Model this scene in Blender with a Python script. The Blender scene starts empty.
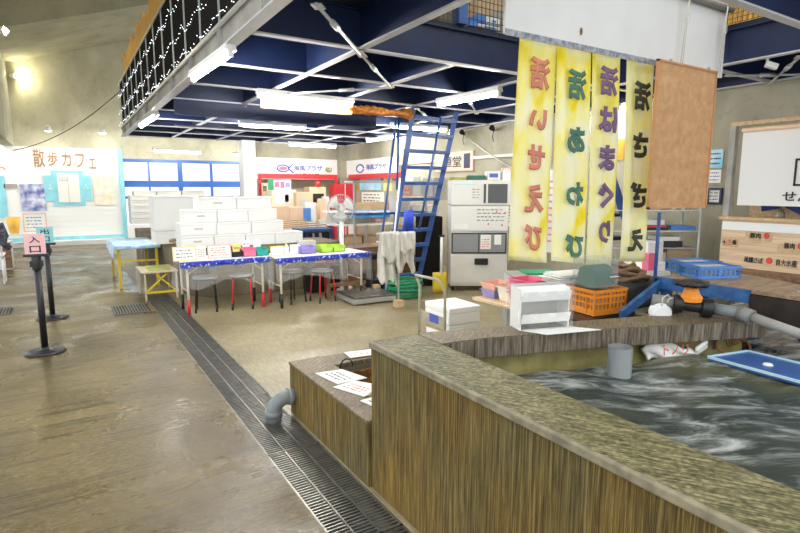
import bpy, math, random
from mathutils import Vector, Matrix
random.seed(7)
PI = math.pi
C = bpy.context.scene.collection
scn = bpy.context.scene

# ------------------------------------------------------------------ camera frame (also used to measure the place)
TH = math.radians(32.1); PH = math.atan(77.5/533); H = 1.6
_c, _s = math.cos(PH), math.sin(PH)
FW = (_c*math.sin(TH), _c*math.cos(TH), -_s); RT = (math.cos(TH), -math.sin(TH), 0); UP = (_s*math.sin(TH), _s*math.cos(TH), _c)
def ray(x, y): return [FW[i]*533+RT[i]*(x-400)-UP[i]*(y-266.5) for i in range(3)]
def onz(x, y, z=0):
    r = ray(x, y); t = (z-H)/r[2]; return Vector((r[0]*t, r[1]*t, z))
def onx(x, y, X):
    r = ray(x, y); t = X/r[0]; return Vector((X, r[1]*t, H+r[2]*t))
def ony(x, y, Y):
    r = ray(x, y); t = Y/r[1]; return Vector((r[0]*t, Y, H+r[2]*t))
def rect(x0, y0, x1, y1, Y):
    a = ony(x0, y0, Y); b = ony(x1, y1, Y); return min(a.x, b.x), max(a.x, b.x), min(a.z, b.z), max(a.z, b.z)      # X0 X1 z0 z1

# ------------------------------------------------------------------ mesh builder
class B:
    def __init__(s): s.v = []; s.f = []; s.s = []
    def add(s, vs, fs, smooth=False):
        n = len(s.v); s.v += [tuple(p) for p in vs]
        for f in fs: s.f.append([i+n for i in f]); s.s.append(smooth)
        return s
    def bx(s, x0, x1, y0, y1, z0, z1, m=None):
        if x0 > x1: x0, x1 = x1, x0
        if y0 > y1: y0, y1 = y1, y0
        if z0 > z1: z0, z1 = z1, z0
        vs = [Vector(p) for p in ((x0,y0,z0),(x1,y0,z0),(x1,y1,z0),(x0,y1,z0),(x0,y0,z1),(x1,y0,z1),(x1,y1,z1),(x0,y1,z1))]
        if m is not None: vs = [m@p for p in vs]
        return s.add(vs, [(0,3,2,1),(4,5,6,7),(0,1,5,4),(1,2,6,5),(2,3,7,6),(3,0,4,7)])
    def beam(s, p, q, w, h):
        p = Vector(p); q = Vector(q); d = (q-p).normalized()
        u = d.cross(Vector((0,0,1)))
        if u.length < 1e-3: u = Vector((1,0,0))
        u.normalize(); t = u.cross(d).normalized()
        vs = [e+u*a*w/2+t*b*h/2 for e in (p, q) for a, b in ((-1,-1),(1,-1),(1,1),(-1,1))]
        return s.add(vs, [(0,3,2,1),(4,5,6,7),(0,1,5,4),(1,2,6,5),(2,3,7,6),(3,0,4,7)])
    def cyl(s, p, q, r, r2=None, n=14, caps=True, sm=True):
        p = Vector(p); q = Vector(q); r2 = r if r2 is None else r2
        d = (q-p).normalized(); u = d.orthogonal().normalized(); t = d.cross(u)
        vs = []
        for e, rr in ((p, r), (q, r2)):
            for k in range(n):
                a = 2*PI*k/n; vs.append(e+u*math.cos(a)*rr+t*math.sin(a)*rr)
        s.add(vs, [(k, (k+1)%n, n+(k+1)%n, n+k) for k in range(n)], sm)
        if caps:
            n0 = len(s.v)-2*n
            s.f.append([n0+k for k in range(n)][::-1]); s.s.append(False)
            s.f.append([n0+n+k for k in range(n)]); s.s.append(False)
        return s
    def tube(s, pts, r, n=8):
        pts = [Vector(p) for p in pts]; vs = []; u = None
        for i, p in enumerate(pts):
            d = (pts[min(i+1, len(pts)-1)]-pts[max(i-1, 0)]).normalized()
            if u is None: u = d.orthogonal().normalized()
            u = (u-d*u.dot(d))
            if u.length < 1e-5: u = d.orthogonal()
            u.normalize(); t = d.cross(u)
            for k in range(n):
                a = 2*PI*k/n; vs.append(p+u*math.cos(a)*r+t*math.sin(a)*r)
        fs = [(i*n+k, i*n+(k+1)%n, (i+1)*n+(k+1)%n, (i+1)*n+k) for i in range(len(pts)-1) for k in range(n)]
        s.add(vs, fs, True)
        n0 = len(s.v)-len(vs); m0 = len(s.v)-n
        s.f.append([n0+k for k in range(n)][::-1]); s.s.append(False)
        s.f.append([m0+k for k in range(n)]); s.s.append(False)
        return s
    def lathe(s, prof, c=(0,0,0), n=24, sm=True):
        vs = [(c[0]+r*math.cos(2*PI*k/n), c[1]+r*math.sin(2*PI*k/n), c[2]+z) for r, z in prof for k in range(n)]
        return s.add(vs, [(i*n+k, i*n+(k+1)%n, (i+1)*n+(k+1)%n, (i+1)*n+k) for i in range(len(prof)-1) for k in range(n)], sm)
    def grid(s, fn, nu, nv, sm=True):
        vs = [fn(i/nu, j/nv) for j in range(nv+1) for i in range(nu+1)]
        w = nu+1
        return s.add(vs, [(j*w+i, j*w+i+1, (j+1)*w+i+1, (j+1)*w+i) for j in range(nv) for i in range(nu)], sm)
    def slab(s, fn, nu, nv, th):
        """a closed sheet of thickness th (offset along -n of its own local direction th vector)"""
        th = Vector(th); w = nu+1; N = w*(nv+1)
        a = [Vector(fn(i/nu, j/nv)) for j in range(nv+1) for i in range(nu+1)]
        fs = [(j*w+i, j*w+i+1, (j+1)*w+i+1, (j+1)*w+i) for j in range(nv) for i in range(nu)]
        fb = [tuple(N+k for k in f[::-1]) for f in fs]
        rim = [i for i in range(w)]+[j*w+nu for j in range(1, nv+1)]+[nv*w+i for i in range(nu-1, -1, -1)]+[j*w for j in range(nv-1, 0, -1)]
        side = [(rim[(k+1)%len(rim)], rim[k], N+rim[k], N+rim[(k+1)%len(rim)]) for k in range(len(rim))]
        return s.add(a+[p+th for p in a], fs+fb+side, True)
    def prism(s, poly, d):
        d = Vector(d); n = len(poly); p = [Vector(q) for q in poly]
        return s.add(p+[q+d for q in p], [tuple(range(n))[::-1], tuple(range(n, 2*n))]+[(k, (k+1)%n, n+(k+1)%n, n+k) for k in range(n)])
    def build(s, name, mat, parent=None, bev=0, fix=True):
        me = bpy.data.meshes.new(name); me.from_pydata(s.v, [], s.f); me.update()
        me.polygons.foreach_set('use_smooth', s.s)
        if fix:
            import bmesh
            bm = bmesh.new(); bm.from_mesh(me); bmesh.ops.recalc_face_normals(bm, faces=bm.faces); bm.to_mesh(me); bm.free()
        me.materials.append(mat)
        o = bpy.data.objects.new(name, me); C.objects.link(o)
        if parent is not None: o.parent = parent
        if bev:
            m = o.modifiers.new('bevel', 'BEVEL'); m.width = bev; m.segments = 2; m.limit_method = 'ANGLE'
        return o
def thing(name, label, cat, loc=(0,0,0), rz=0, group=None):
    o = bpy.data.objects.new(name, None); C.objects.link(o); o.empty_display_size = .05
    o.location = loc; o.rotation_euler = (0, 0, rz); o['label'] = label; o['category'] = cat
    if group: o['group'] = group
    return o
def tag(o, label, cat, group=None, kind=None):
    o['label'] = label; o['category'] = cat
    if group: o['group'] = group
    if kind: o['kind'] = kind
    return o
def struct(o): o['kind'] = 'structure'; return o
def dup(root, loc, rz, label, group=None):
    def cp(o, par):
        c = o.copy(); C.objects.link(c)
        if par is not None: c.parent = par
        for ch in list(o.children): cp(ch, c)
        return c
    r = cp(root, None); r.location = loc; r.rotation_euler = (0, 0, rz); r['label'] = label
    if group: r['group'] = group
    return r

# ------------------------------------------------------------------ materials
def mat(name, col, rough=.6, metal=0, var=0, vscale=4, bump=0, bscale=20, alpha=1, trans=0, emit=None, es=0, col2=None, stretch=(1,1,1), spec=.5, detail=4, pos=(.35,.65)):
    m = bpy.data.materials.new(name); m.use_nodes = True; nt = m.node_tree; N = nt.nodes; L = nt.links
    b = N['Principled BSDF']; b.inputs['Base Color'].default_value = (*col, 1); b.inputs['Roughness'].default_value = rough
    b.inputs['Metallic'].default_value = metal; b.inputs['Alpha'].default_value = alpha
    b.inputs['Transmission Weight'].default_value = trans; b.inputs['Specular IOR Level'].default_value = spec
    if emit: b.inputs['Emission Color'].default_value = (*emit, 1); b.inputs['Emission Strength'].default_value = es
    if var or bump or col2:
        tc = N.new('ShaderNodeTexCoord'); mp = N.new('ShaderNodeMapping'); mp.inputs['Scale'].default_value = stretch
        L.new(tc.outputs['Object'], mp.inputs['Vector'])
        nz = N.new('ShaderNodeTexNoise'); nz.inputs['Scale'].default_value = vscale; nz.inputs['Detail'].default_value = detail
        L.new(mp.outputs[0], nz.inputs['Vector'])
        if var or col2:
            r = N.new('ShaderNodeValToRGB'); r.color_ramp.elements[0].position = pos[0]; r.color_ramp.elements[1].position = pos[1]
            c2 = col2 or tuple(max(0, x*(1-var)) for x in col)
            r.color_ramp.elements[0].color = (*c2, 1); r.color_ramp.elements[1].color = (*col, 1)
            L.new(nz.outputs['Fac'], r.inputs[0]); L.new(r.outputs[0], b.inputs['Base Color'])
        if bump:
            n2 = N.new('ShaderNodeTexNoise'); n2.inputs['Scale'].default_value = bscale; n2.inputs['Detail'].default_value = 5
            L.new(mp.outputs[0], n2.inputs['Vector'])
            bp = N.new('ShaderNodeBump'); bp.inputs['Strength'].default_value = bump; bp.inputs['Distance'].default_value = .01
            L.new(n2.outputs['Fac'], bp.inputs['Height']); L.new(bp.outputs[0], b.inputs['Normal'])
    return m
def ramp(N, cols):
    r = N.new('ShaderNodeValToRGB'); e = r.color_ramp.elements
    e[0].position, e[0].color = cols[0][0], (*cols[0][1], 1); e[1].position, e[1].color = cols[-1][0], (*cols[-1][1], 1)
    for p, c in cols[1:-1]: k = e.new(p); k.color = (*c, 1)
    return r
def noise(N, L, vec, sc, det=4, stretch=(1,1,1), dist=0, rough=.5):
    mp = N.new('ShaderNodeMapping'); mp.inputs['Scale'].default_value = stretch; L.new(vec, mp.inputs['Vector'])
    n = N.new('ShaderNodeTexNoise'); n.inputs['Scale'].default_value = sc; n.inputs['Detail'].default_value = det
    n.inputs['Distortion'].default_value = dist; n.inputs['Roughness'].default_value = rough
    L.new(mp.outputs[0], n.inputs['Vector']); return n.outputs['Fac']
def mix(N, L, f, a, b, mode='MIX'):
    m = N.new('ShaderNodeMix'); m.data_type = 'RGBA'; m.blend_type = mode
    if isinstance(f, (int, float)): m.inputs[0].default_value = f
    else: L.new(f, m.inputs[0])
    for s_, i in ((a, 6), (b, 7)):
        if isinstance(s_, tuple): m.inputs[i].default_value = (*s_, 1)
        else: L.new(s_, m.inputs[i])
    return m.outputs[2]
def newmat(name):
    m = bpy.data.materials.new(name); m.use_nodes = True; nt = m.node_tree
    tc = nt.nodes.new('ShaderNodeTexCoord'); return m, nt.nodes, nt.links, nt.nodes['Principled BSDF'], tc.outputs['Object']
def math_(N, L, op, a, b=None):
    m = N.new('ShaderNodeMath'); m.operation = op
    for i, s_ in enumerate((a, b)):
        if s_ is None: continue
        if isinstance(s_, (int, float)): m.inputs[i].default_value = s_
        else: L.new(s_, m.inputs[i])
    return m.outputs[0]
def bumpto(N, L, b, h, st, dist=.01):
    bp = N.new('ShaderNodeBump'); bp.inputs['Strength'].default_value = st; bp.inputs['Distance'].default_value = dist
    L.new(h, bp.inputs['Height']); L.new(bp.outputs[0], b.inputs['Normal'])

# formed concrete of the tank: board-marked vertical streaks, olive to ochre
def tank_mat():
    m, N, L, b, v = newmat('board_marked_concrete')
    s1 = noise(N, L, v, 24, 7, (4, 4, .10), .15, .72); s2 = noise(N, L, v, 70, 6, (3, 3, .05), 0, .8); big = noise(N, L, v, 1.6, 3, (1, 1, .6))
    olive = ramp(N, [(.40, (.018,.013,.003)), (.49, (.13,.098,.024)), (.60, (.37,.295,.105))]); ochre = ramp(N, [(.40, (.028,.014,.001)), (.49, (.20,.115,.014)), (.60, (.52,.33,.065))])
    f = math_(N, L, 'ADD', math_(N, L, 'MULTIPLY', s1, .5), math_(N, L, 'MULTIPLY', s2, .5))
    L.new(f, olive.inputs[0]); L.new(f, ochre.inputs[0])
    rb = ramp(N, [(.4, (0,0,0)), (.6, (1,1,1))]); L.new(big, rb.inputs[0])
    L.new(mix(N, L, rb.outputs[0], olive.outputs[0], ochre.outputs[0]), b.inputs['Base Color'])
    b.inputs['Roughness'].default_value = .75; bumpto(N, L, b, f, .9, .03); return m
def streak_mat():
    m, N, L, b, v = newmat('dark_streaked_concrete')
    s1 = noise(N, L, v, 12, 6, (4, 4, .3), .2, .65); s2 = noise(N, L, v, 45, 5, (2, 2, .12), 0, .75)
    r = ramp(N, [(.36, (.03,.022,.014)), (.5, (.17,.135,.09)), (.66, (.42,.36,.27))]); f = math_(N, L, 'ADD', math_(N, L, 'MULTIPLY', s1, .5), math_(N, L, 'MULTIPLY', s2, .5))
    L.new(f, r.inputs[0]); L.new(r.outputs[0], b.inputs['Base Color']); b.inputs['Roughness'].default_value = .75; bumpto(N, L, b, f, .9, .03); return m
def cap_mat(rot, cols, tint):
    m, N, L, b, v = newmat('brushed_concrete')
    r0 = N.new('ShaderNodeMapping'); r0.inputs['Rotation'].default_value = (0, 0, rot); L.new(v, r0.inputs['Vector'])
    s1 = noise(N, L, r0.outputs[0], 16, 6, (7, .5, 1), .3, .72); big = noise(N, L, v, 3, 5, (1, 1, 1), .4); fine = noise(N, L, v, 60, 3)
    f = math_(N, L, 'ADD', math_(N, L, 'MULTIPLY', s1, .7), math_(N, L, 'MULTIPLY', fine, .3))
    r = ramp(N, cols); L.new(f, r.inputs[0])
    rb = ramp(N, [(.38, tint), (.62, (1., .95, .85))]); L.new(big, rb.inputs[0])
    L.new(mix(N, L, 1.0, r.outputs[0], rb.outputs[0], 'MULTIPLY'), b.inputs['Base Color'])
    b.inputs['Roughness'].default_value = .55; bumpto(N, L, b, f, .6, .012); return m
def floor_mat():
    m, N, L, b, v = newmat('wet_concrete_floor')
    fine = noise(N, L, v, 26, 8, (.8, 2.2, 1), .4, .78); big = noise(N, L, v, .9, 5, (1, 1, 1), .5); lines = noise(N, L, v, 3.2, 2, (.03, 2.2, 1))
    r = ramp(N, [(.34, (.075,.055,.02)), (.5, (.165,.128,.058)), (.66, (.29,.24,.13))]); L.new(fine, r.inputs[0])
    rb = ramp(N, [(.35, (.52,.47,.40)), (.62, (1.05,1.0,.92))]); L.new(big, rb.inputs[0])
    col = mix(N, L, 1.0, r.outputs[0], rb.outputs[0], 'MULTIPLY')
    rl = ramp(N, [(.480, (1,1,1)), (.497, (.35,.32,.27)), (.514, (1,1,1))]); L.new(lines, rl.inputs[0])
    L.new(mix(N, L, .8, col, rl.outputs[0], 'MULTIPLY'), b.inputs['Base Color'])
    wet = noise(N, L, v, 1.3, 6, (1, 1, 1), .8, .6)
    rw = ramp(N, [(.36, (.17,.17,.17)), (.66, (.5,.5,.5))]); L.new(wet, rw.inputs[0]); L.new(rw.outputs[0], b.inputs['Roughness'])
    bumpto(N, L, b, fine, .28, .006); return m
def dryfloor_mat():
    m, N, L, b, v = newmat('dry_concrete_floor')
    fine = noise(N, L, v, 16, 6, (2.5, .5, 1), .3, .7); big = noise(N, L, v, 1.2, 4)
    r = ramp(N, [(.3, (.22,.175,.085)), (.5, (.30,.25,.14)), (.7, (.39,.335,.205))]); L.new(fine, r.inputs[0])
    rb = ramp(N, [(.3, (.7,.68,.64)), (.6, (1,1,1))]); L.new(big, rb.inputs[0])
    L.new(mix(N, L, 1.0, r.outputs[0], rb.outputs[0], 'MULTIPLY'), b.inputs['Base Color'])
    b.inputs['Roughness'].default_value = .42; bumpto(N, L, b, fine, .25, .006); return m
def wall_mat(name, a, c, pts=False):
    m, N, L, b, v = newmat(name)
    n1 = noise(N, L, v, 1.5, 6, (1, 1, .6), .3, .6); n2 = noise(N, L, v, 9, 3)
    r = ramp(N, [(.3, a), (.68, c)]); L.new(n1, r.inputs[0])
    r2 = ramp(N, [(.26, (.85,.84,.82)), (.42, (1,1,1))]); L.new(n2, r2.inputs[0])
    L.new(mix(N, L, 1.0, r.outputs[0], r2.outputs[0], 'MULTIPLY'), b.inputs['Base Color'])
    b.inputs['Roughness'].default_value = .85; bumpto(N, L, b, n1, .2); return m
def water_mat():
    m, N, L, b, v = newmat('tank_water')
    r0 = N.new('ShaderNodeMapping'); r0.inputs['Rotation'].default_value = (0, 0, .5); L.new(v, r0.inputs['Vector'])
    sw = noise(N, L, r0.outputs[0], 2.6, 7, (1.0, 2.6, 1), 1.1, .62); big = noise(N, L, v, .9, 3, (1, 1, 1), .6); ed = noise(N, L, r0.outputs[0], 9, 6, (.7, 2.4, 1), .8, .7)
    base = ramp(N, [(.36, (.115,.11,.05)), (.5, (.045,.058,.045)), (.66, (.016,.032,.042))]); L.new(big, base.inputs[0])
    f = math_(N, L, 'ADD', math_(N, L, 'MULTIPLY', sw, .75), math_(N, L, 'MULTIPLY', ed, .25))
    fo = ramp(N, [(.46, (0,0,0)), (.54, (.25,.25,.25)), (.65, (1,1,1))]); L.new(f, fo.inputs[0])
    L.new(mix(N, L, fo.outputs[0], base.outputs[0], (.60,.62,.58)), b.inputs['Base Color'])
    b.inputs['Roughness'].default_value = .16; b.inputs['IOR'].default_value = 1.33; b.inputs['Transmission Weight'].default_value = .12
    bumpto(N, L, b, f, .7, .07); return m
def plank_mat(name, a, c, sc=(.4, 8, 8), rough=.6):
    m, N, L, b, v = newmat(name)
    n1 = noise(N, L, v, 4, 6, sc, .6, .6); r = ramp(N, [(.3, a), (.7, c)]); L.new(n1, r.inputs[0]); L.new(r.outputs[0], b.inputs['Base Color'])
    b.inputs['Roughness'].default_value = rough; bumpto(N, L, b, n1, .3); return m
def banner_mat(name, wash):
    m, N, L, b, v = newmat(name)
    n = noise(N, L, v, 2.6, 4, (1, 1, .8), .4); r = ramp(N, [(.38, (.95,.93,.74)), (.48, (.96,.92,.50)), (.60, wash)]); L.new(n, r.inputs[0])
    L.new(r.outputs[0], b.inputs['Base Color']); b.inputs['Roughness'].default_value = .9
    b.inputs['Transmission Weight'].default_value = 0
    # thin cloth lets some daylight through
    t = N.new('ShaderNodeBsdfTranslucent'); L.new(r.outputs[0], t.inputs[0]); mx = N.new('ShaderNodeMixShader'); mx.inputs[0].default_value = .45
    out = N['Material Output']; L.new(b.outputs[0], mx.inputs[1]); L.new(t.outputs[0], mx.inputs[2]); L.new(mx.outputs[0], out.inputs[0]); return m

M = dict(streak=streak_mat(),
 tank=tank_mat(), capx=cap_mat(-.6, [(.40, (.04,.038,.014)), (.5, (.16,.142,.066)), (.60, (.40,.36,.215))], (.78,.78,.60)), capb=cap_mat(.9, [(.36, (.06,.045,.025)), (.5, (.19,.145,.09)), (.66, (.36,.29,.19))], (.8,.74,.62)), floor=floor_mat(), dry=dryfloor_mat(), water=water_mat(),
 algae=mat('algae_stained_concrete', (.50,.42,.16), .5, var=.6, vscale=6, bump=.3, col2=(.24,.22,.06)),
 conc=wall_mat('cast_concrete', (.30,.28,.20), (.48,.45,.34)), concl=wall_mat('pale_cast_concrete', (.40,.38,.27), (.60,.57,.43)), concd=wall_mat('greenish_concrete', (.30,.28,.19), (.42,.40,.29)),
 ceil=wall_mat('ceiling_concrete', (.34,.31,.19), (.44,.41,.27)), olddark=wall_mat('stained_concrete', (.07,.052,.03), (.24,.20,.135)),
 steel=mat('grating_steel', (.30,.29,.26), .35, .8, var=.3, vscale=12), pit=mat('drain_pit', (.025,.022,.018), .6),
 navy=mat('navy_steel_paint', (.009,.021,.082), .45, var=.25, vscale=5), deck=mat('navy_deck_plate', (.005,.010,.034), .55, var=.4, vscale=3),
 flange=mat('pale_flange', (.62,.62,.66), .4, var=.12, vscale=5), rail=mat('dark_rail_paint', (.018,.016,.014), .95, spec=.02),
 blue=mat('bright_blue_paint', (.03,.10,.33), .4, var=.3, vscale=6), blue2=mat('worn_blue_paint', (.04,.16,.42), .5, var=.5, vscale=14),
 winblue=mat('window_blue_paint', (.04,.13,.45), .4), white=mat('white_paint', (.90,.90,.88), .5), offw=mat('off_white_board', (.80,.79,.76), .6, var=.06, vscale=3),
 foam=mat('styrofoam', (.93,.93,.91), .75, bump=.15, bscale=60), foamg=mat('grey_styrofoam', (.62,.60,.55), .8, var=.1), black=mat('black_plastic', (.015,.015,.016), .4),
 blackm=mat('black_metal', (.02,.02,.022), .35, .3), red=mat('red_paint', (.65,.03,.04), .4), cyan=mat('cyan_paint', (.32,.75,.86), .5, var=.15), paleblue=mat('pale_blue', (.55,.78,.86), .6),
 pink=mat('pink_card', (.82,.50,.50), .7), tcyan=mat('teal_card', (.30,.62,.66), .7), tube=mat('lit_tube', (1,1,1), .5, emit=(1,.99,.95), es=120),
 bulb=mat('lit_bulb', (1,1,1), .5, emit=(.85,.92,1), es=3.5), warm=mat('lit_spot', (1,1,.9), .5, emit=(1,.93,.6), es=260),
 warmw=mat('lit_fill_lamp', (1,1,1), .5, emit=(1,.97,.9), es=170),
 bamboo=plank_mat('reed_screen', (.55,.25,.03), (.92,.55,.12), (8, 8, .5)), wood=plank_mat('light_wood', (.52,.33,.16), (.74,.54,.32)), woodx=plank_mat('long_grain_wood', (.60,.40,.22), (.80,.62,.40), (8, .4, 8)),
 brown=plank_mat('brown_wood', (.12,.06,.03), (.33,.19,.10)), plank=plank_mat('weathered_plank', (.20,.12,.07), (.46,.32,.20), (1,6,6)), card=mat('cardboard', (.52,.36,.20), .8, var=.15), peach=mat('peach_board', (.86,.60,.40), .7, var=.1),
 cork=plank_mat('cork_board', (.50,.27,.12), (.66,.39,.19), (3,3,3), .85), corkframe=mat('cork_frame', (.68,.33,.14), .5, var=.2), green=mat('green_plastic', (.02,.30,.14), .4), dgreen=mat('dark_green_cloth', (.03,.13,.09), .7),
 orange=mat('orange_plastic', (.85,.28,.02), .45), orangel=mat('orange_net', (.75,.27,.04), .6, var=.6, vscale=40, bump=1, bscale=60), bluep=mat('blue_plastic', (.09,.25,.62), .45), grey=mat('grey_pvc', (.21,.23,.23), .35), greyl=mat('light_grey_pvc', (.24,.24,.22), .35),
 stainless=mat('stainless_steel', (.78,.76,.72), .32, .25, var=.06), machine=mat('machine_panel', (.80,.79,.76), .4), darkglass=mat('dark_panel', (.10,.11,.12), .15), slate=mat('slate_panel', (.27,.28,.29), .25),
 pinkp=mat('hot_pink_plastic', (.85,.17,.30), .45), peachp=mat('peach_plastic', (.86,.47,.36), .45), lilac=mat('lilac_plastic', (.32,.32,.62), .45), cream=mat('cream_plastic', (.85,.80,.66), .45),
 yellow=mat('yellow_paint', (.72,.52,.03), .45), yel=mat('yellow_card', (.93,.76,.22), .6), lime=mat('lime_plastic', (.50,.78,.08), .4), purple=mat('purple_plastic', (.30,.24,.60), .4), tealp=mat('teal_plastic', (.02,.38,.32), .4),
 bluecl=mat('blue_pattern_cloth', (.012,.035,.42), .55, col2=(.7,.73,.9), vscale=26, pos=(.36,.42)), whitecl=mat('white_vinyl', (.88,.88,.92), .35), skycl=mat('sky_pattern_cloth', (.30,.55,.80), .6, col2=(.72,.84,.92), vscale=8),
 towel=mat('towel_cloth', (.70,.68,.62), .95, var=.15, vscale=12, bump=.4), clear=mat('clear_plastic_sheet', (.85,.85,.83), .25, alpha=.10), casep=mat('clear_case_plastic', (.55,.60,.57), .12, alpha=.14),
 leg=mat('beige_leg_paint', (.66,.60,.46), .45), greytop=mat('grey_seat', (.35,.36,.36), .5), ochrep=mat('ochre_metal', (.55,.47,.30), .45), beigem=mat('beige_metal', (.50,.46,.34), .45, var=.2, vscale=12),
 paper=mat('paper', (.88,.87,.82), .7), ink=mat('black_ink', (.02,.02,.02), .7), redink=mat('red_ink', (.70,.08,.05), .7), blueink=mat('blue_ink', (.10,.14,.50), .7), sky=mat('sea_poster', (.20,.60,.85), .5, col2=(.65,.85,.92), vscale=2),
 netm=mat('black_net', (.03,.03,.03), .6), ply=plank_mat('plywood', (.36,.24,.13), (.55,.40,.25)), rope=mat('rope', (.72,.68,.58), .8), pole=mat('grey_pole', (.42,.40,.36), .6, var=.3), galv=mat('galvanised', (.55,.56,.55), .35, .5),
 glass=mat('window_glass', (.9,.95,1), .05, alpha=.12), yglass=mat('amber_glass', (.95,.55,.08), .3), jacket=mat('dark_floral_cloth', (.015,.017,.025), .8, col2=(.12,.12,.15), vscale=30), brass=mat('bronze', (.22,.19,.13), .45, .6),
 indigo=mat('indigo_cloth', (.03,.05,.20), .8), tarp=mat('sea_blue_sheet', (.02,.22,.80), .4, col2=(.10,.50,.92), vscale=2), poster1=mat('night_poster', (.10,.13,.38), .5, col2=(.75,.78,.9), vscale=5), map_=mat('illustrated_menu', (.88,.86,.80), .6, col2=(.84,.70,.48), vscale=6),
 redpat=mat('red_speckled_card', (.75,.20,.14), .7, col2=(.82,.74,.62), vscale=25), leaf=mat('yellow_green_cloth', (.42,.46,.10), .8, var=.4, vscale=12), blanket=mat('pale_floral_cloth', (.78,.80,.70), .85, col2=(.72,.70,.30), vscale=14), rust=mat('rusty_metal', (.38,.15,.03), .7, var=.6, vscale=18), tblue=mat('tray_blue', (.05,.14,.42), .3, var=.25, vscale=10),
 ink_r=mat('coral_ink', (.80,.27,.18), .8, var=.25, vscale=5), ink_g=mat('green_ink', (.09,.24,.17), .8, var=.3, vscale=5), ink_p=mat('purple_ink', (.24,.13,.27), .8, var=.3, vscale=5), ink_k=mat('charcoal_ink', (.06,.07,.05), .8, var=.3, vscale=5),
)
BAN = [banner_mat('yellow_dyed_cloth', (.90,.80,.10)), banner_mat('bright_yellow_dyed_cloth', (.92,.80,.02)), banner_mat('pale_yellow_dyed_cloth', (.90,.82,.14)), banner_mat('cream_dyed_cloth', (.90,.90,.62))]

# ------------------------------------------------------------------ lettering: fitted into a rectangle on a plane
def txt(body, org, right, up, w, h, m, parent, bold=0.0, name='lettering', th=.002, mirror=False):
    cu = bpy.data.curves.new(name, 'FONT'); cu.body = body; cu.size = 1; cu.bevel_depth = bold; cu.bevel_resolution = 0; cu.resolution_u = 3
    t = bpy.data.objects.new(name, cu); C.objects.link(t)
    dg = bpy.context.evaluated_depsgraph_get(); dg.update()
    me = bpy.data.meshes.new_from_object(t.evaluated_get(dg)); bpy.data.objects.remove(t)
    if not len(me.vertices): return None
    xs = [v.co.x for v in me.vertices]; ys = [v.co.y for v in me.vertices]
    x0, x1, y0, y1 = min(xs), max(xs), min(ys), max(ys)
    r = Vector(right).normalized(); u = Vector(up).normalized(); n = r.cross(u); org = Vector(org)
    for v in me.vertices:
        a = (v.co.x-x0)/(x1-x0); b = (v.co.y-y0)/(y1-y0)
        if mirror: a = 1-a
        v.co = org+r*(a*w)+u*(b*h)+n*(th+v.co.z*.03)
    me.materials.clear(); me.materials.append(m)
    o = bpy.data.objects.new(name, me); C.objects.link(o); o.parent = parent
    return o
def marks(b, org, right, up, w, h, rows, n=6, seed=1, off=.002):
    """rows of short unreadable strokes, as small print reads from afar"""
    rnd = random.Random(seed); r = Vector(right).normalized(); u = Vector(up).normalized(); k = r.cross(u)*off; org = Vector(org)
    for j in range(rows):
        y = h*(j+.5)/rows; x = 0
        while x < w*.9:
            l = w/n*rnd.uniform(.5, 1); l = min(l, w-x); t = h/rows*rnd.uniform(.10, .18)
            a = org+r*x+u*(y-t)+k; b.add([a, a+r*l, a+r*l+u*2*t, a+u*2*t], [(0,1,2,3)]); x += l+w/n*rnd.uniform(.15, .4)
    return b
# ================================================================== SETTING
YB, YC, XR = 13.6, 18.5, 6.7          # back wall of the stalls, cafe front, right-hand wall
b = B(); b.bx(-6, .93, -4, YC, -.1, 0); struct(b.build('floor', M['floor']))
b = B(); b.bx(1.27, XR, -4, YC, -.1, 0); b.bx(.93, 1.27, 9.0, YC, -.1, 0); struct(b.build('floor', M['dry']))
b = B(); b.bx(.93, 1.27, -4, 9.0, -.25, -.2); struct(b.build('floor', M['pit']))
b = B(); b.bx(XR, XR+.2, .3, YB, 0, 3.12); struct(b.build('wall_right', M['conc']))
b = B(); b.bx(4.25, XR+.2, YB, YB+.2, 0, 3.12); struct(b.build('wall_back', M['conc']))
b = B(); b.bx(6.0, 6.1, YB+.2, YC, 0, 3.1); struct(b.build('wall_side', M['white']))
p = onx(343, 147, 6.6)
b = B(); b.bx(6.45, XR, YB-.25, YB, 0, 3.1); struct(b.build('trim_1', M['conc']))
# big concrete wall above the cafe, and the lintel band above the windows
b = B(); b.bx(-1.05, 9, YC+.05, YC+.35, 2.78, 8.5); b.bx(-4, -1.05, YC+.05, YC+.35, 2.78, 8.5); struct(b.build('wall_back', M['concl']))
b = B(); b.bx(-1.3, -1.05, 5, YC+.05, 2.78, 8); struct(b.build('wall_left', M['concl']))
def zc(x): return 5.02+(x+.98)*.33
b = B(); b.prism([(-2.5, 14.9, zc(-2.5)), (9, 14.9, zc(9)), (9, 14.9, zc(9)+.9), (-2.5, 14.9, zc(-2.5)+.9)], (0, 3.7, 0)); struct(b.build('trim_2', M['concd']))
b = B(); b.prism([(-2.5, 7, zc(-2.5)+.62), (9, 7, zc(9)+.62), (9, 7, zc(9)+.9), (-2.5, 7, zc(-2.5)+.9)], (0, 7.9, 0)); struct(b.build('ceiling', M['ceil']))
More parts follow.
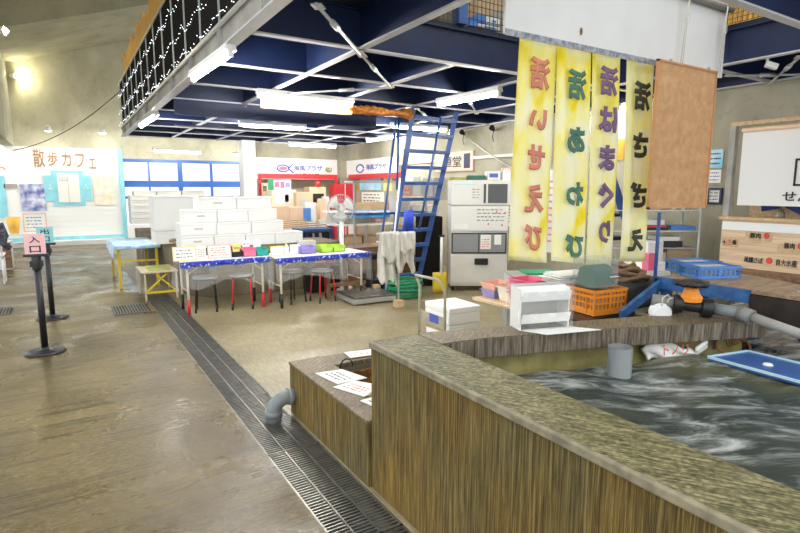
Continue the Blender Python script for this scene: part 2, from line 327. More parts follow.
# ------------------------------------------------ window wall far behind, blue frames
Y = YC
w = thing('window_1', '', '', (0,0,0)); del w['label']; del w['category']; w['kind'] = 'structure'
b = B(); Xa, Xe = 1.62, 5.5
for z0, z1 in ((2.42, 2.52), (1.66, 1.86), (1.30, 1.38)): b.bx(Xa, Xe, Y-.04, Y+.06, z0, z1)
for px_, wd in ((124, .05), (150, .05), (181, .14), (212, .08), (242, .12)):
    x = ony(px_, 190, Y).x; b.bx(x-wd/2, x+wd/2, Y-.05, Y+.05, 0, 2.5)
b.build('window_frame', M['winblue'], w)
b = B(); b.bx(Xa, Xe, Y, Y+.008, 0, 2.42); b.build('pane', M['glass'], w)
b = B(); b.bx(Xa, 7, Y-.02, Y+.2, 2.52, 2.9); struct(b.build('trim_3', M['concl']))
b = B(); b.bx(Xa, Xe, Y-.10, Y, 0, .5); struct(b.build('trim_4', M['white']))
# ------------------------------------------------ conduit ledge on the right wall
b = B(); b.bx(XR-.05, XR, 6.2, 12.5, 2.16, 2.21); struct(b.build('trim_5', M['offw']))

# ------------------------------------------------ drain gratings, one per metre
g0 = thing('drain_grating', 'steel bar drain grating nearest the camera', 'drain cover', (.93, 0, 0), 0, 'gratings of the long floor drain')
b = B()
for k in range(39): b.bx(.012, .328, .012+k*.0254, .021+k*.0254, -.03, -.004)
b.build('grate_bars', M['steel'], g0)
b = B()
for x in (0, .105, .215, .328): b.bx(x, x+.010, 0, .99, -.032, 0)
b.bx(0, .338, 0, .006, -.032, 0); b.bx(0, .338, .984, .99, -.032, 0); b.build('grate_frame', M['steel'], g0)
desc = ['steel drain grating in line, just past the bottom of the picture', 'steel drain grating beside the front of the tall tank', 'steel drain grating at the corner between tall tank and low basin', 'steel drain grating under the grey drain elbow', 'steel drain grating just beyond the low basin', 'steel drain grating halfway between basin and stools', 'steel drain grating ending near the red-footed table leg', 'farthest steel drain grating, beside the small folding table']
for i, dd in enumerate(desc): dup(g0, (.93, i+1.0, 0), 0, dd)
for (x0, y0, x1, y1, lab) in ((.44, 7.55, .88, 8.15, 'small square floor drain cover left of the long drain'), (-1.1, 8.35, -.68, 8.8, 'small floor drain cover at the left edge of the picture')):
    t = thing('drain_cover', lab, 'drain cover', (x0, y0, 0))
    b = B(); b.bx(0, x1-x0, 0, y1-y0, .001, .004); b.build('drain_pit', M['pit'], t)
    b = B(); n = 12
    for k in range(n): b.bx(.01+k*(x1-x0-.02)/n, .014+k*(x1-x0-.02)/n+.008, .01, y1-y0-.01, .004, .012)
    b.bx(0, x1-x0, 0, .02, .002, .013); b.bx(0, x1-x0, y1-y0-.02, y1-y0, .002, .013); b.build('grate_bars', M['steel'], t)

# ================================================================== LIVE TANK (front) 
t = thing('concrete_fish_tank', 'tall board-marked concrete seawater tank filling the right foreground', 'fish tank', (1.3, 2.36, 0))
def lw(b, x0, x1, y0, y1, z0, z1): b.bx(x0-1.3, x1-1.3, y0-2.36, y1-2.36, z0, z1)
b = B(); lw(b, 1.3, 1.59, -1.6, 2.36, 0, .79); b.build('front_wall', M['tank'], t, .006)
b = B(); lw(b, 1.296, 1.592, -1.6, 2.362, .79, .812); b.build('front_coping', M['capx'], t, .007)
b = B(); lw(b, 1.290, 1.312, -1.6, 2.366, .782, .815); lw(b, 1.312, 1.59, 2.346, 2.366, .782, .815); b.build('coping_edge', mat('pale_coping_edge', (.30,.26,.165), .6, var=.45, vscale=18), t, .006)  # paler strip along the outer edge of the coping
out = [(1.592, 2.36), (1.66, 2.36), (3.72, 1.74)]; inn = [(3.58, 1.50), (2.54, 1.89), (1.85, 2.10), (1.592, 2.14)]
pl = [(x-1.3, y-2.36, .70) for x, y in out+inn]
b = B(); b.prism(pl, (0, 0, .108)); b.build('back_coping', M['streak'], t, .005)
b = B(); b.prism([(x, y, .808) for x, y, z in pl], (0, 0, .005)); b.build('coping_top', M['capb'], t)
pl = [(x-1.3, y-2.36, 0) for x, y in [(1.59, 2.33), (1.66, 2.33), (3.70, 1.74), (3.64, 1.65), (2.56, 2.00), (1.87, 2.20), (1.59, 2.20)]]
b = B(); b.prism(pl, (0, 0, .70)); b.build('back_wall', M['algae'], t)
b = B(); lw(b, 1.59, 6.0, -1.6, 2.5, 0, .10); b.build('tank_floor', M['olddark'], t)
b = B(); lw(b, 3.72, 6.0, 2.4, 2.5, .1, .66); lw(b, 5.9, 6.0, -1.6, 2.4, .1, .66); lw(b, 3.62, 3.72, 1.72, 2.5, .1, .66); b.build('outer_wall', M['olddark'], t)
def wz(x, y): return .60+.010*math.sin(5.1*x+2.3*y)+.007*math.sin(9*x-7*y+1)+.004*math.sin(17*x+13*y)
b = B(); xs = [(1.58, 3.74), (3.74, 6.3)]
b.grid(lambda u, v: (1.58+u*(3.60-1.58), -1.5+v*(( 2.2-.31*(1.58+u*2.02-1.58))+1.5-.03), wz(1.58+u*2.02, -1.5+v*3.6)), 60, 90)
wt = b.build('tank_water', M['water'])
tag(wt, 'dark swirling foamy seawater filling the concrete tank', 'water', kind='stuff')
b = B(); b.grid(lambda u, v: (3.60+u*2.3, -1.5+v*(3.9 if u > .05 else 3.1), wz(3.6+u*2.7, -1.5+v*3.9)), 60, 90)
wt2 = b.build('tank_water', M['water'])
tag(wt2, 'greenish seawater behind the end of the tank wall under the sloping pipe', 'water', kind='stuff')

# low basin in front-left
t = thing('low_concrete_basin', 'low board-marked concrete basin adjoining the tall tank, paper sheets on its rim', 'basin', (1.3, 2.36, 0))
b = B(); b.bx(-.02, .22, 0.004, 1.17, 0, .36); b.build('front_wall', M['tank'], t, .006)
b = B(); b.bx(-.025, .225, 0.004, 1.175, .36, .38); b.build('front_coping', M['capb'], t, .005)
b = B(); b.bx(.22, .95, .95, 1.17, 0, .34); b.bx(.75, .95, .004, .95, 0, .34); b.build('back_wall', M['olddark'], t, .006)
b = B(); b.bx(.225, .95, .95, 1.175, .34, .375); b.bx(.75, .95, .004, .95, .34, .375); b.build('rim', M['capb'], t, .005)
b = B(); b.bx(.24, .75, .93, .95, .2, .30); b.build('rusty_angle', M['rust'], t)
b = B(); b.bx(.22, .75, .004, .95, .03, .06); b.build('basin_floor', M['pit'], t)
b = B(); b.tube([(.30+.05*math.cos(a/10*PI*1.4), .90, .36+.06*math.sin(a/10*PI*1.4)) for a in range(11)], .006)
o = b.build('hook', M['black'], t)
# papers on the rim
pp = [((1.335, 3.19), (1.52, 3.165), (1.585, 2.93), (1.375, 2.93), 'white paper card on the basin rim, farthest left'),
      ((1.33, 2.90), (1.49, 2.93), (1.60, 2.76), (1.42, 2.66), 'white yellow-edged paper card on the basin rim, in the middle'),
      ((1.37, 2.62), (1.51, 2.63), (1.56, 2.42), (1.42, 2.40), 'paper card on the rim half hidden against the tall tank'),
      ((1.68, 3.36), (1.70, 3.50), (2.05, 3.44), (2.02, 3.31), 'white paper card lying on the far rim of the basin')]
for i, (a, c, d, e, lab) in enumerate(pp):
    cx = (a[0]+c[0]+d[0]+e[0])/4; cy = (a[1]+c[1]+d[1]+e[1])/4; q = thing('paper_card', lab, 'paper card', (cx, cy, .381), 0, 'paper cards on the basin rim')
    b = B(); b.prism([(x-cx, y-cy, .001) for x, y in (a, c, d, e)][::-1], (0, 0, .005)); b.build('sheet', M['paper'], q)
    c0 = Vector((a[0]-cx, a[1]-cy, .0065)); rr = Vector((e[0]-a[0], e[1]-a[1], 0))
    uu = Vector((c[0]-a[0], c[1]-a[1], 0))
    b = B(); marks(b, c0+rr*.15+uu*.15, rr, uu, rr.length*.65, uu.length*.6, 3, 5, i, 0); o = b.build('print', M['redink' if i % 2 else 'ink'], q, fix=False)
    if i == 1: b = B(); b.beam(c0+rr, c0+rr+uu, .006, .004); b.build('yellow_edge', M['yel'], q)
# grey drain elbow
t = thing('drain_elbow', 'grey plastic pipe elbow from the basin into the floor drain', 'pipe', (1.28, 3.46, 0))
b = B(); b.tube([(.0+.02, 0, .15), (-.06, 0, .15), (-.10, 0, .14), (-.135, 0, .11), (-.15, 0, .07), (-.15, 0, -.03)], .052, 16); b.build('elbow', M['grey'], t)
b = B(); b.cyl((-.15, 0, .03), (-.15, 0, .075), .060, n=18); b.cyl((-.045, 0, .15), (-.01, 0, .15), .060, n=18); b.build('collar', M['grey'], t)
# standpipe in the water
c = onz(619, 372, .60)
t = thing('standpipe', 'short grey open plastic pipe standing upright in the tank water', 'pipe', (c.x, c.y, .1))
b = B(); b.lathe([(.064, 0), (.064, .645), (.058, .645), (.058, .05)], n=32); b.build('pipe', M['grey'], t)

# plastic bag with red writing floating against the wall
a = onz(652, 360, .60); e = onz(707, 357, .60)
t = thing('plastic_bag', 'white plastic bag with red writing against the inner tank wall', 'bag', a)
d = (e-a)
def bagf(u, v): 
    hgt = .115*(1-.75*max(0, (u-.35)/.65)**.7)
    return (d.x*u+.012*math.sin(9*v+u*7), d.y*u+.02+.02*math.sin(u*11+v*4)+.03*v, -.01+v*hgt+.01*math.sin(u*17))
b = B(); b.slab(bagf, 24, 10, (.004, .02, 0)); b.build('bag_body', M['paper'], t)
txt('トノリ', Vector((d.x*.12, d.y*.12-.02, .035)), d, (0, .1, 1), .16, .06, M['redink'], t, .01, th=.012)
b = B(); b.slab(lambda u, v: (d.x*(.86+.2*u), d.y*(.86+.2*u)+.02, .0+v*.05+u*.05+.01*math.sin(7*v)), 6, 5, (.003, .012, 0)); b.build('bag_knot', M['paper'], t)
# blue tray in the water
cs = [onz(708, 357, .63), onz(748, 351, .63), onz(815, 367, .63), onz(815, 386, .63)]
t = thing('floating_tray', 'blue mesh lid with pale rim floating in the tank', 'tray', cs[0])
q = [p-cs[0] for p in cs]
b = B(); b.prism([(p.x, p.y, -.02) for p in q], (0, 0, .018)); b.build('mesh_panel', M['tblue'], t)
b = B()
for k in range(4): b.beam(q[k]+Vector((0,0,.0)), q[(k+1)%4]+Vector((0,0,0)), .010, .014)
b.build('rim', M['paleblue'], t)
for k, (u, v, r) in enumerate(((.5, .45, .028), (.95, .6, .035))):
    p = q[0]*(1-u)*(1-v)+q[1]*(1-u)*v+q[2]*u*v+q[3]*u*(1-v)
    b = B(); b.lathe([(0, .01), (r*.7, .009), (r, 0)], (p.x, p.y, 0), 9); b.build('foam_patch', M['white'], t)
# rusty ring and hose at the wall end
c = onz(733, 346, .63)
t = thing('rusty_hoop', 'rusty brown hoop with twigs half sunk at the end of the tank wall', 'hoop', c)
b = B(); b.tube([(.16*math.cos(a), .07*math.sin(a), .04*math.sin(a)) for a in [k*2*PI/24 for k in range(25)]], .008); b.build('ring', M['rust'], t)
b = B()
for k in range(9): b.tube([(-.05+.02*k, .0, 0), (-.06+.025*k+.02*math.sin(k), .03, .06+.01*(k % 3)), (-.04+.02*k, .05, .12)], .003, 5)
b.build('twigs', M['rust'], t)
a = onz(715, 340, .66)
t = thing('air_hose', 'thin grey air hose running down the inner tank wall', 'hose', a)
b = B(); b.tube([(0, 0, -.06), (0, .01, .02), (.01, .02, .08), (.01, .03, .15), (.02, .06, .21)], .009); b.build('tube', M['grey'], t)

# PVC pipe with the orange valve
p0 = onz(652, 300, .90); p1 = onz(740, 313, .86); p2 = onz(815, 339, .80)
t = thing('valve_pipe', 'thick grey water pipe with orange-bodied black-handled valve over the tank wall', 'pipe', p0)
q0, q1, q2 = Vector(), p1-p0, p2-p0
va = onz(673, 303, .89)-p0; vb = onz(712, 308.5, .87)-p0
b = B(); b.cyl(q0, va, .040, n=20); b.build('pipe', M['greyl'], t); b = B(); b.cyl(vb, q1+(q1-vb)*.35, .036, n=20); b.build('pipe', M['grey'], t)
b = B(); b.cyl(q1*.97+vb*.03, q1+(q2-q1)*.18, .044, n=20); b.build('reducer', M['greyl'], t)
b = B(); b.cyl(q1+(q2-q1)*.15, q2, .030, .026, n=20); b.build('sloping_pipe', M['pole'], t)
dv = (vb-va)
b = B(); b.cyl(va, vb, .038, n=20); b.cyl(va, va+dv*.24, .056, n=20); b.cyl(vb-dv*.28, vb, .058, n=20); b.build('union', M['black'], t, .003)
m_ = va+dv*.45
b = B(); b.lathe([(.055, .025), (.066, .03), (.066, .055), (.05, .075), (.042, .10), (.034, .12), (0, .12)], (m_.x, m_.y, m_.z), 12, False); b.build('bonnet', M['orange'], t)
b = B()
b.lathe([(.0, .12), (.07, .12), (.085, .13), (.085, .15), (.07, .158), (0, .158)], (m_.x, m_.y, m_.z), 16)
for k in range(8): a = k*PI/4; b.cyl((m_.x+.08*math.cos(a), m_.y+.08*math.sin(a), m_.z+.125), (m_.x+.08*math.cos(a), m_.y+.08*math.sin(a), m_.z+.155), .018, n=8)
b.build('handwheel', M['black'], t)
c = onz(660, 312, .83)
t = thing('float_reel', 'round white plastic reel with cord hanging from the pipe', 'reel', c)
fx = Vector((math.sin(TH), math.cos(TH), 0))
b = B(); b.cyl(-fx*.03, fx*.03, .062, n=24); b.cyl(-fx*.035, -fx*.028, .045, n=24); b.build('disc', M['white'], t, .003)
b = B(); b.tube([(-.02, -.02, .03), (-.03, -.03, .10), (.02, -.03, .115), (.07, -.06, .05), (.11, -.08, .01)], .004, 6); b.tube([(.02, -.02, .03), (.0, -.05, .09), (.03, -.06, .10)], .004, 6); b.build('cord', M['rope'], t)
b = B()
cc = onz(808, 338, .78)
b.cyl(cc-Vector((.05, 0, .0))-p0, cc+Vector((.05, -.03, 0))-p0, .035, n=16); b.build('end_coupling', M['black'], bpy.data.objects['valve_pipe'])
# ================================================================== STEEL MEZZANINE
t = thing('steel_mezzanine', 'navy blue steel mezzanine with pale flanges above the stalls', 'mezzanine')
ZB, ZD = 2.75, 3.06
def ibeam(p, q, zb, zt, web='navy', w=.09):
    p = Vector(p); q = Vector(q); b = B(); m_ = (zb+zt)/2
    b.beam((p.x, p.y, m_), (q.x, q.y, m_), .014, zt-zb-.02); b.beam((p.x, p.y, zt-.006), (q.x, q.y, zt-.006), w, .012)
    d = (q-p); n = max(1, int(d.length/2.2))
    o = b.build('beam', M[web], t)
    f = B(); f.beam((p.x, p.y, zb+.006), (q.x, q.y, zb+.006), w*.72, .014); f.build('flange', M['flange'], o)  # lower flange is a paler grey than the navy web
    return o
Ys = [1.88, 4.13, 5.28, 6.40, 7.54, 8.68, 9.82, 10.96, 12.1, 13.3]
for y in Ys[1:]:
    if y < 7: ibeam((1.3, y, 0), (6.65, y, 0), ZB, ZD)
    else: ibeam((1.3, y, 0), (6.65, y, 0), ZB, ZD)
ibeam((2.2, 1.88, 0), (6.6, 1.88, 0), ZB, ZD); ibeam((5.38, 2.97, 0), (6.6, 2.97, 0), ZB, ZD)
for x in (2.2, 3.2, 4.28): ibeam((x, 4.13, 0), (x, 13.3, 0), ZB, ZD)
ibeam((2.2, 1.88, 0), (2.2, 4.13, 0), ZB, ZD)
ibeam((5.38, 0.6, 0), (5.38, 13.3, 0), ZB, ZD); ibeam((6.6, .6, 0), (6.6, 13.3, 0), ZB, ZD)
# deep girders
for y, x0, x1 in ((7.54, 1.3, 4.28),):
    b = B(); b.bx(x0, x1, y-.008, y+.008, 2.55, ZB); o = b.build('girder', M['navy'], t)
    f = B(); f.bx(x0, x1, y-.06, y+.06, 2.41, 2.425); f.build('flange', M['navy'], o)
# fascia channel at the left edge
b = B(); b.bx(1.215, 1.23, 1.9, 13.4, ZB, 2.92); b.bx(1.19, 1.30, 1.9, 13.4, 2.905, 2.92)
for k in range(10): b.bx(1.17, 1.215, 2.4+k*1.14, 2.41+k*1.14, ZB, 2.905)
b.build('fascia', M['pole'], t)
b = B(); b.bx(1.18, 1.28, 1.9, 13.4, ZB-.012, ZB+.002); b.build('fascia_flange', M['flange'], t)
# deck plates
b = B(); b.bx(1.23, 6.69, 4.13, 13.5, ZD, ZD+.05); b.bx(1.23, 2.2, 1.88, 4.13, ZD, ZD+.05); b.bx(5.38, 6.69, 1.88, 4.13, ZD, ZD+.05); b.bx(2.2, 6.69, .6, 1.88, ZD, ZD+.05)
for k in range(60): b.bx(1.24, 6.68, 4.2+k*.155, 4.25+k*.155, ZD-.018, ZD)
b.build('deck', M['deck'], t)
# braces with turnbuckles
for (a, c) in (((1.4, 3.2), (2.2, 4.13)), ((2.2, 4.13), (3.2, 5.28)), ((3.2, 5.28), (2.2, 6.4)), ((4.28, 5.28), (5.38, 6.4)), ((5.7, 2.97), (6.6, 2.3)), ((4.28, 6.4), (5.38, 7.5)), ((5.38, 4.2), (6.6, 5.2)), ((5.4, 2.2), (6.55, 2.95)), ((2.2, 7.54), (3.2, 8.68))):
    b = B(); p = Vector((*a, ZB-.03)); q = Vector((*c, ZB-.03)); b.cyl(p, q, .012, n=6); m_ = p.lerp(q, .3); b.cyl(m_, p.lerp(q, .42), .022, n=8); m2 = p.lerp(q, .92); b.beam(m2, q, .07, .008); b.beam(p, p.lerp(q, .08), .07, .008)
    b.build('brace', M['galv'], t)
# posts, storage cage along the atrium edge
for x in (3.25, 5.38): b = B(); b.bx(x-.05, x+.05, 4.08, 4.18, ZD+.05, 5.2); b.build('post', M['blue'], t)
def mesh_net(b, o, u, v, nu, nv, r=.003):
    o, u, v = Vector(o), Vector(u), Vector(v)
    for i in range(nu+1): b.beam(o+u*i/nu, o+u*i/nu+v, r*2, r*2)
    for j in range(nv+1): b.beam(o+v*j/nv, o+v*j/nv+u, r*2, r*2)
    return b
b = B(); mesh_net(b, (2.2, 4.12, 3.12), (3.2, 0, 0), (0, 0, 1.2), 64, 20, .0025); b.build('wire_fence', M['netm'], t)
b = B(); mesh_net(b, (5.38, 4.1, 3.12), (0, -2.2, 0), (0, 0, 1.0), 50, 24, .002); b.build('netting', M['netm'], t)
# storage behind the fence
tag_ = 'items stored on the mezzanine'
for i, (x0, y0, x1, y1, c, lab) in enumerate(((478, 14, 500, 26, 'blue', 'blue and white packet on top behind the mezzanine fence'), (470, 21, 500, 31, 'blue', 'lower blue and white packet behind the mezzanine fence'))):
    X0, X1, z0, z1 = rect(x0, y0, x1, y1, 4.6); o = thing('packet', lab, 'packet', (X0, 4.6, z0), 0, tag_)
    b = B(); b.bx(0, X1-X0, 0, .3, 0, z1-z0); b.build('pack', M['offw'], o, .01)
    b = B(); b.bx(-.003, .10, -.003, .303, -.003, z1-z0+.003); b.bx(.2, X1-X0-.06, -.003, .01, .02, z1-z0-.03); b.build('blue_band', M['bluep'], o)
for i, (x0, y0, x1, y1, yy, c, lab) in enumerate(((398, 26, 432, 50, 5.2, 'card', 'brown carton behind the fence left of the blue post'), (440, 0, 458, 40, 5.4, 'olddark', 'grey sheet standing left of the blue post on the mezzanine'), (470, 30, 512, 62, 5.2, 'card', 'brown bundle behind the fence right of the blue post'), (505, 8, 540, 60, 5.6, 'pole', 'grey slatted crate behind the white board'))):
    X0, X1, z0, z1 = rect(x0, y0, x1, y1, yy); z0 = 3.115
    b = B(); b.bx(X0, X1, yy, yy+.5, z0, max(z1, z0+.2)); o = b.build('carton', M[c]); tag(o, lab, 'box', tag_)
# left side railing
t = thing('mezzanine_railing', 'dark railing along the left edge of the mezzanine', 'railing', (1.205, 1.9, 2.93))
b = B()
for k in range(17): b.bx(-.012, .008, k*.70, k*.70+.014, 0, .88)
b.bx(-.012, .012, 0, 11.4, .87, .90); b.bx(-.010, .008, 0, 11.4, .0, .03); b.build('rail_frame', M['galv'], t)
b = B(); b.bx(.002, .008, 0, 11.4, .02, .88); b.build('infill_panel', M['rail'], t)
# reed screen
t = thing('reed_screen', 'orange reed screen with ragged top tied inside the mezzanine railing', 'screen', (1.36, 1.9, 3.06)); b = B(); y = 0
while y < 11.9:
    h_ = 1.36+.06*math.sin(y*7)+random.uniform(-.04, .04)+(.1 if int(y*1.3) % 2 else 0); wd = random.uniform(.035, .06); b.bx(0, .02, y, y+wd, 0, h_); y += wd+.004
b.build('reeds', M['bamboo'], t)
b = B(); b.bx(-.004, 0, 0, 11.3, .6, .606); b.bx(-.004, 0, 0, 11.3, .95, .956); b.build('tie_wire', M['netm'], t)
# fairy light strings
for z0, amp, lab in ((3.58, .06, 'upper string of white fairy lights on the mezzanine railing'), (3.25, .06, 'middle string of white fairy lights on the mezzanine railing'), (3.0, .04, 'lower string of white fairy lights on the mezzanine railing')):
    t = thing('fairy_lights', lab, 'fairy lights', (1.185, 1.9, z0)); pts = []; b = B()
    for k in range(230): pts.append((-.01, k*.05, -amp*1.2*abs(math.sin(k*.05/.7*PI))+random.uniform(-.012, .012)))
    b.tube(pts, .0015, 4); b.build('wire', M['netm'], t)
    b = B()
    for k in range(0, 230):
        if random.random() < .82:
            p = pts[k]; b.lathe([(0, -.0042), (.0042, 0), (0, .0042)], (p[0]-.008, p[1], p[2]+random.uniform(-.02, .02)), 5)
    o = b.build('bulbs', M['bulb'], t); o['kind'] = 'stuff'

# ------------------------------------------------ fluorescent lamps
def lamp(p, q, lab, power=1):
    p = Vector(p); q = Vector(q); d = q-p; L_ = d.length; rz = math.atan2(d.y, d.x)
    t = thing('fluorescent_lamp', lab, 'lamp', p, rz, 'fluorescent lamps under the mezzanine')
    b = B(); b.prism([(0, -.05, .03), (0, .05, .03), (0, .035, .085), (0, -.035, .085)], (L_, 0, 0)); b.build('housing', M['white'], t)
    b = B(); b.cyl((.02, 0, 0), (L_-.02, 0, 0), .018, n=10); b.build('tube', M['tube'], t)
    for x in (0, L_-.03): b = B(); b.bx(x, x+.03, -.02, .02, -.02, .03); b.build('socket', M['white'], t)
zl = 2.66
def lp(x0, y0, x1, y1): return onz(x0, y0, zl), onz(x1, y1, zl)
for a, lab in (((231, 54, 193, 80), 'bright tube lamp on the left mezzanine edge, nearest'), ((156, 117, 141, 127), 'tube lamp on the left mezzanine edge, farther back'), ((257, 96, 353, 105.5), 'long tube lamp across the beams in front of the wooden plank'),
               ((438, 105.5, 500, 94), 'tube lamp between the ladder and the yellow banners'), ((588, 118, 618, 109), 'tube lamp showing between the purple and charcoal lettered banners'),
               ((153, 150.5, 201, 153.5), 'far tube lamp above the cafe end of the windows'), ((232, 154.5, 278, 156), 'far tube lamp above the white column by the windows'), ((310, 158.5, 331, 156), 'far tube lamp above the fish sign'), ((395, 146, 426, 141), 'tube lamp behind the ladder')):
    lamp(*lp(*a), lab)
# wooden plank behind the long tube lamp and orange netting bundle
X0, X1, z0, z1 = rect(262, 104.5, 352, 113, 6.4)
t = thing('wooden_plank', 'weathered plank fixed behind the long tube lamp', 'plank', (X0, 6.45, z0-.02)); b = B(); b.bx(0, X1-X0, 0, .02, 0, .11); b.build('board', M['plank'], t)
a = ony(351, 103, 6.3); c = ony(411, 109, 6.3)
t = thing('net_bundle', 'orange netting bundle lying in a tray under the beams beside the ladder', 'net', (a.x, 6.3, 2.55))
Wn = c.x-a.x
def fn(u, v):
    an = v*2*PI; r = .055+.012*math.sin(u*11+math.sin(an)*4)+.012*math.sin(u*23+math.cos(an)*5)+.006*math.sin(u*61+an*3); return (u*Wn+.01*math.sin(an*3+u*30), r*1.5*math.cos(an), .06+r*(.85+.2*math.sin(u*8))*math.sin(an))
b = B(); b.grid(fn, 60, 14); b.build('netting', M['orangel'], t)
b = B()
for k in range(6): x = Wn*(.25+.12*k); b.tube([(x, -.06, .0), (x+.03, -.06, -.05), (x-.01, -.05, -.12-.02*(k % 3))], .002, 5)
b.build('loose_strands', M['netm'], t)
# wall spot lamps upper left, and cable
for (x, y, lab) in ((13, 76, 'lit spotlight on the concrete wall, lower of two at upper left'), (1, 31, 'lit spotlight near the ceiling at the left edge')):
    pos = ony(x, y, 18.38) if y > 50 else ony(x, y, 12.5)
    t = thing('spotlight', lab, 'lamp', pos); b = B(); b.cyl((-.07, 0, 0), (.06, -.05, 0), .05, .08, n=14); b.build('housing', M['white'], t)
    b = B(); b.lathe([(0, -.05), (.05, -.03), (.07, 0), (.05, .03), (0, .05)], (.05, -.05, 0), 12); b.build('bulb', M['warm'], t)
    if y < 50: b = B(); b.cyl((-.05, 0, 0), (-.05, 0, .9), .012); b.build('stem', M['white'], t)
pts = []; a = onx(120, 91, 1.2); c = Vector((-.9, 15.5, ony(0, 150, 15.5).z))
t = thing('overhead_cable', 'thin dark cable sagging from the mezzanine to the left wall', 'cable', a)
for k in range(17): u = k/16; pts.append((c-a)*u-Vector((0, 0, .35*4*u*(1-u)*.6)))
b = B(); b.tube(pts, .009, 5); b.build('wire', M['netm'], t)
# small wall spots on the right wall near the ladder
for x, y, lab in ((464, 134, 'small black clip lamp on the right wall nearest the ladder'), (494, 130, 'small black clip lamp on the right wall nearest the yellow banner')):
    p = onx(x, y, XR-.06); t = thing('clip_lamp', lab, 'lamp', p); b = B(); b.cyl((0, 0, 0), (-.1, -.05, .03), .03, .05, n=12); b.build('shade', M['blackm'], t)
    b = B(); b.tube([(.04, 0, .05), (.02, .03, 0), (.02, .06, -.12), (.03, .04, -.2)], .008, 6); b.build('cord', M['black'], t)
p = onz(766, 64, 2.7); t = thing('security_camera', 'small white fitting hanging from the beam at upper right', 'camera', p)
b = B(); b.beam((0, 0, 0), (.07, -.06, -.03), .05, .05); b.build('body', M['offw'], t, .006); b = B(); b.cyl((.02, 0, .0), (.02, 0, .08), .012); b.build('bracket', M['offw'], t)

b = B(); b.bx(XR, XR+.2, .3, YB, 3.12, 6.2); struct(b.build('wall_right', M['conc']))
for i, (x0, x1, y, zt2_, m, lab) in enumerate(((2.3, 3.6, 6.6, 4.9, 'ply', 'tall plywood sheets stored on the mezzanine, left'), (3.65, 5.2, 6.7, 5.3, 'pole', 'grey tarpaulined stack on the mezzanine, middle'), (5.25, 6.6, 6.3, 4.7, 'ply', 'plywood sheets stored on the mezzanine, right'))):
    b = B(); b.bx(x0, x1, y, y+.4, 3.115, zt2_); tag(b.build('stored_sheets', M[m]), lab, 'sheets', 'items stored on the mezzanine')
b = B(); y = 2.2
while y < 4.0: b.bx(6.45, 6.47, y, y+.05, 3.115, 4.3+random.uniform(-.05, .05)); y += .055
tag(b.build('reed_screen', M['bamboo']), 'brown reed screen behind the netting at the upper right', 'screen')
# ================================================================== CAFE FRONT
EX = Vector((1, 0, 0)); EZ = Vector((0, 0, 1))
struct_w = B(); struct_w.bx(-4.5, 1.52, YC, YC+.05, .12, 2.78)
for k in range(17): struct_w.bx(-4.5, 1.5, YC-.012, YC, .22+k*.15, .355+k*.15)
struct(struct_w.build('wall_cafe', M['white']))
def cy(x, y): return ony(x, y, YC-.03)
b = B(); b.bx(1.50, 1.62, YC-.10, YC+.05, 0, 2.80); struct(b.build('trim_6', M['cyan']))
b = B(); b.bx(-4.5, 1.5, YC-.03, YC, .12, .22); struct(b.build('trim_7', M['cyan']))
b = B(); b.bx(-1.4, 1.5, YC-.55, YC-.03, 0, .12); struct(b.build('trim_8', M['offw']))
a = cy(34, 167); c = cy(101, 150)
t = thing('cafe_sign', 'brown wooden lettering of the cafe name high on the white siding', 'sign', (a.x, YC-.02, a.z))
chs = '散歩カフェ'; cw = (c.x-a.x)/5
for i, (ch, s_, dz) in enumerate(zip(chs, (1, .8, .75, .75, .55), (0, .04, .04, .0, -.02))):
    o = txt(ch, (i*cw, 0, dz), EX, EZ, cw*.8*min(1, s_+.1), (c.z-a.z)*s_, mat('letter_brown', (.45,.24,.10), .6) if i == 0 else bpy.data.materials['letter_brown'], t, .004, 'letter', .03)
# cyan shutter window with poster
a = cy(46, 206); c = cy(90, 171)
t = thing('shutter_window', 'sky blue stepped wooden window surround around a white paper', 'window', (a.x, YC-.02, a.z)); W, Hh = c.x-a.x, c.z-a.z
b = B(); b.bx(0, W, -.02, 0, Hh*.14, Hh*.86); b.bx(W*.16, W*.84, -.025, 0, 0, Hh); b.build('surround', M['cyan'], t)
b = B(); b.bx(W*.28, W*.74, -.05, -.026, Hh*.1, Hh*.93); b.build('paper', M['paper'], t)
b = B(); b.bx(W*.50, W*.505, -.055, -.05, Hh*.1, Hh*.9); marks(b, (W*.32, -.052, Hh*.7), EX, EZ, W*.2, Hh*.12, 2, 4, 3, 0); b.build('print', M['brown'], t, fix=False)
for k in (.12, .88):
    b = B(); b.tube([(W*k+.05*math.cos(q), -.028, Hh*.52+.05*math.sin(q)) for q in [PI+PI*j/8 for j in range(9)]], .01, 6); b.cyl((W*k, -.028, Hh*.47), (W*k, -.028, Hh*.62), .009, n=6); b.build('anchor_motif', M['white'], t)
def poster(y_, r, m, lab, cat='poster', name='poster', frame=None, mk=None, seed=1, rows=5, grp=None, mm='ink'):
    """a flat sheet on a wall facing the camera side (plane Y)"""
    X0, X1, z0, z1 = rect(*r, y_); t = thing(name, lab, cat, (X0, y_, z0), 0, grp)
    b = B(); b.bx(0, X1-X0, -.012, 0, 0, z1-z0); b.build('sheet', M[m], t)
    if frame:
        b = B(); f = .05*(z1-z0); b.bx(-f, X1-X0+f, -.02, 0, -f, 0); b.bx(-f, X1-X0+f, -.02, 0, z1-z0, z1-z0+f); b.bx(-f, 0, -.02, 0, 0, z1-z0); b.bx(X1-X0, X1-X0+f, -.02, 0, 0, z1-z0); b.build('frame', M[frame], t)
    if mk: b = B(); marks(b, ((X1-X0)*.1, -.014, (z1-z0)*.1), EX, EZ, (X1-X0)*.8, (z1-z0)*.8, rows, 5, seed, 0); b.build('print', M[mm], t, fix=False)
    return t
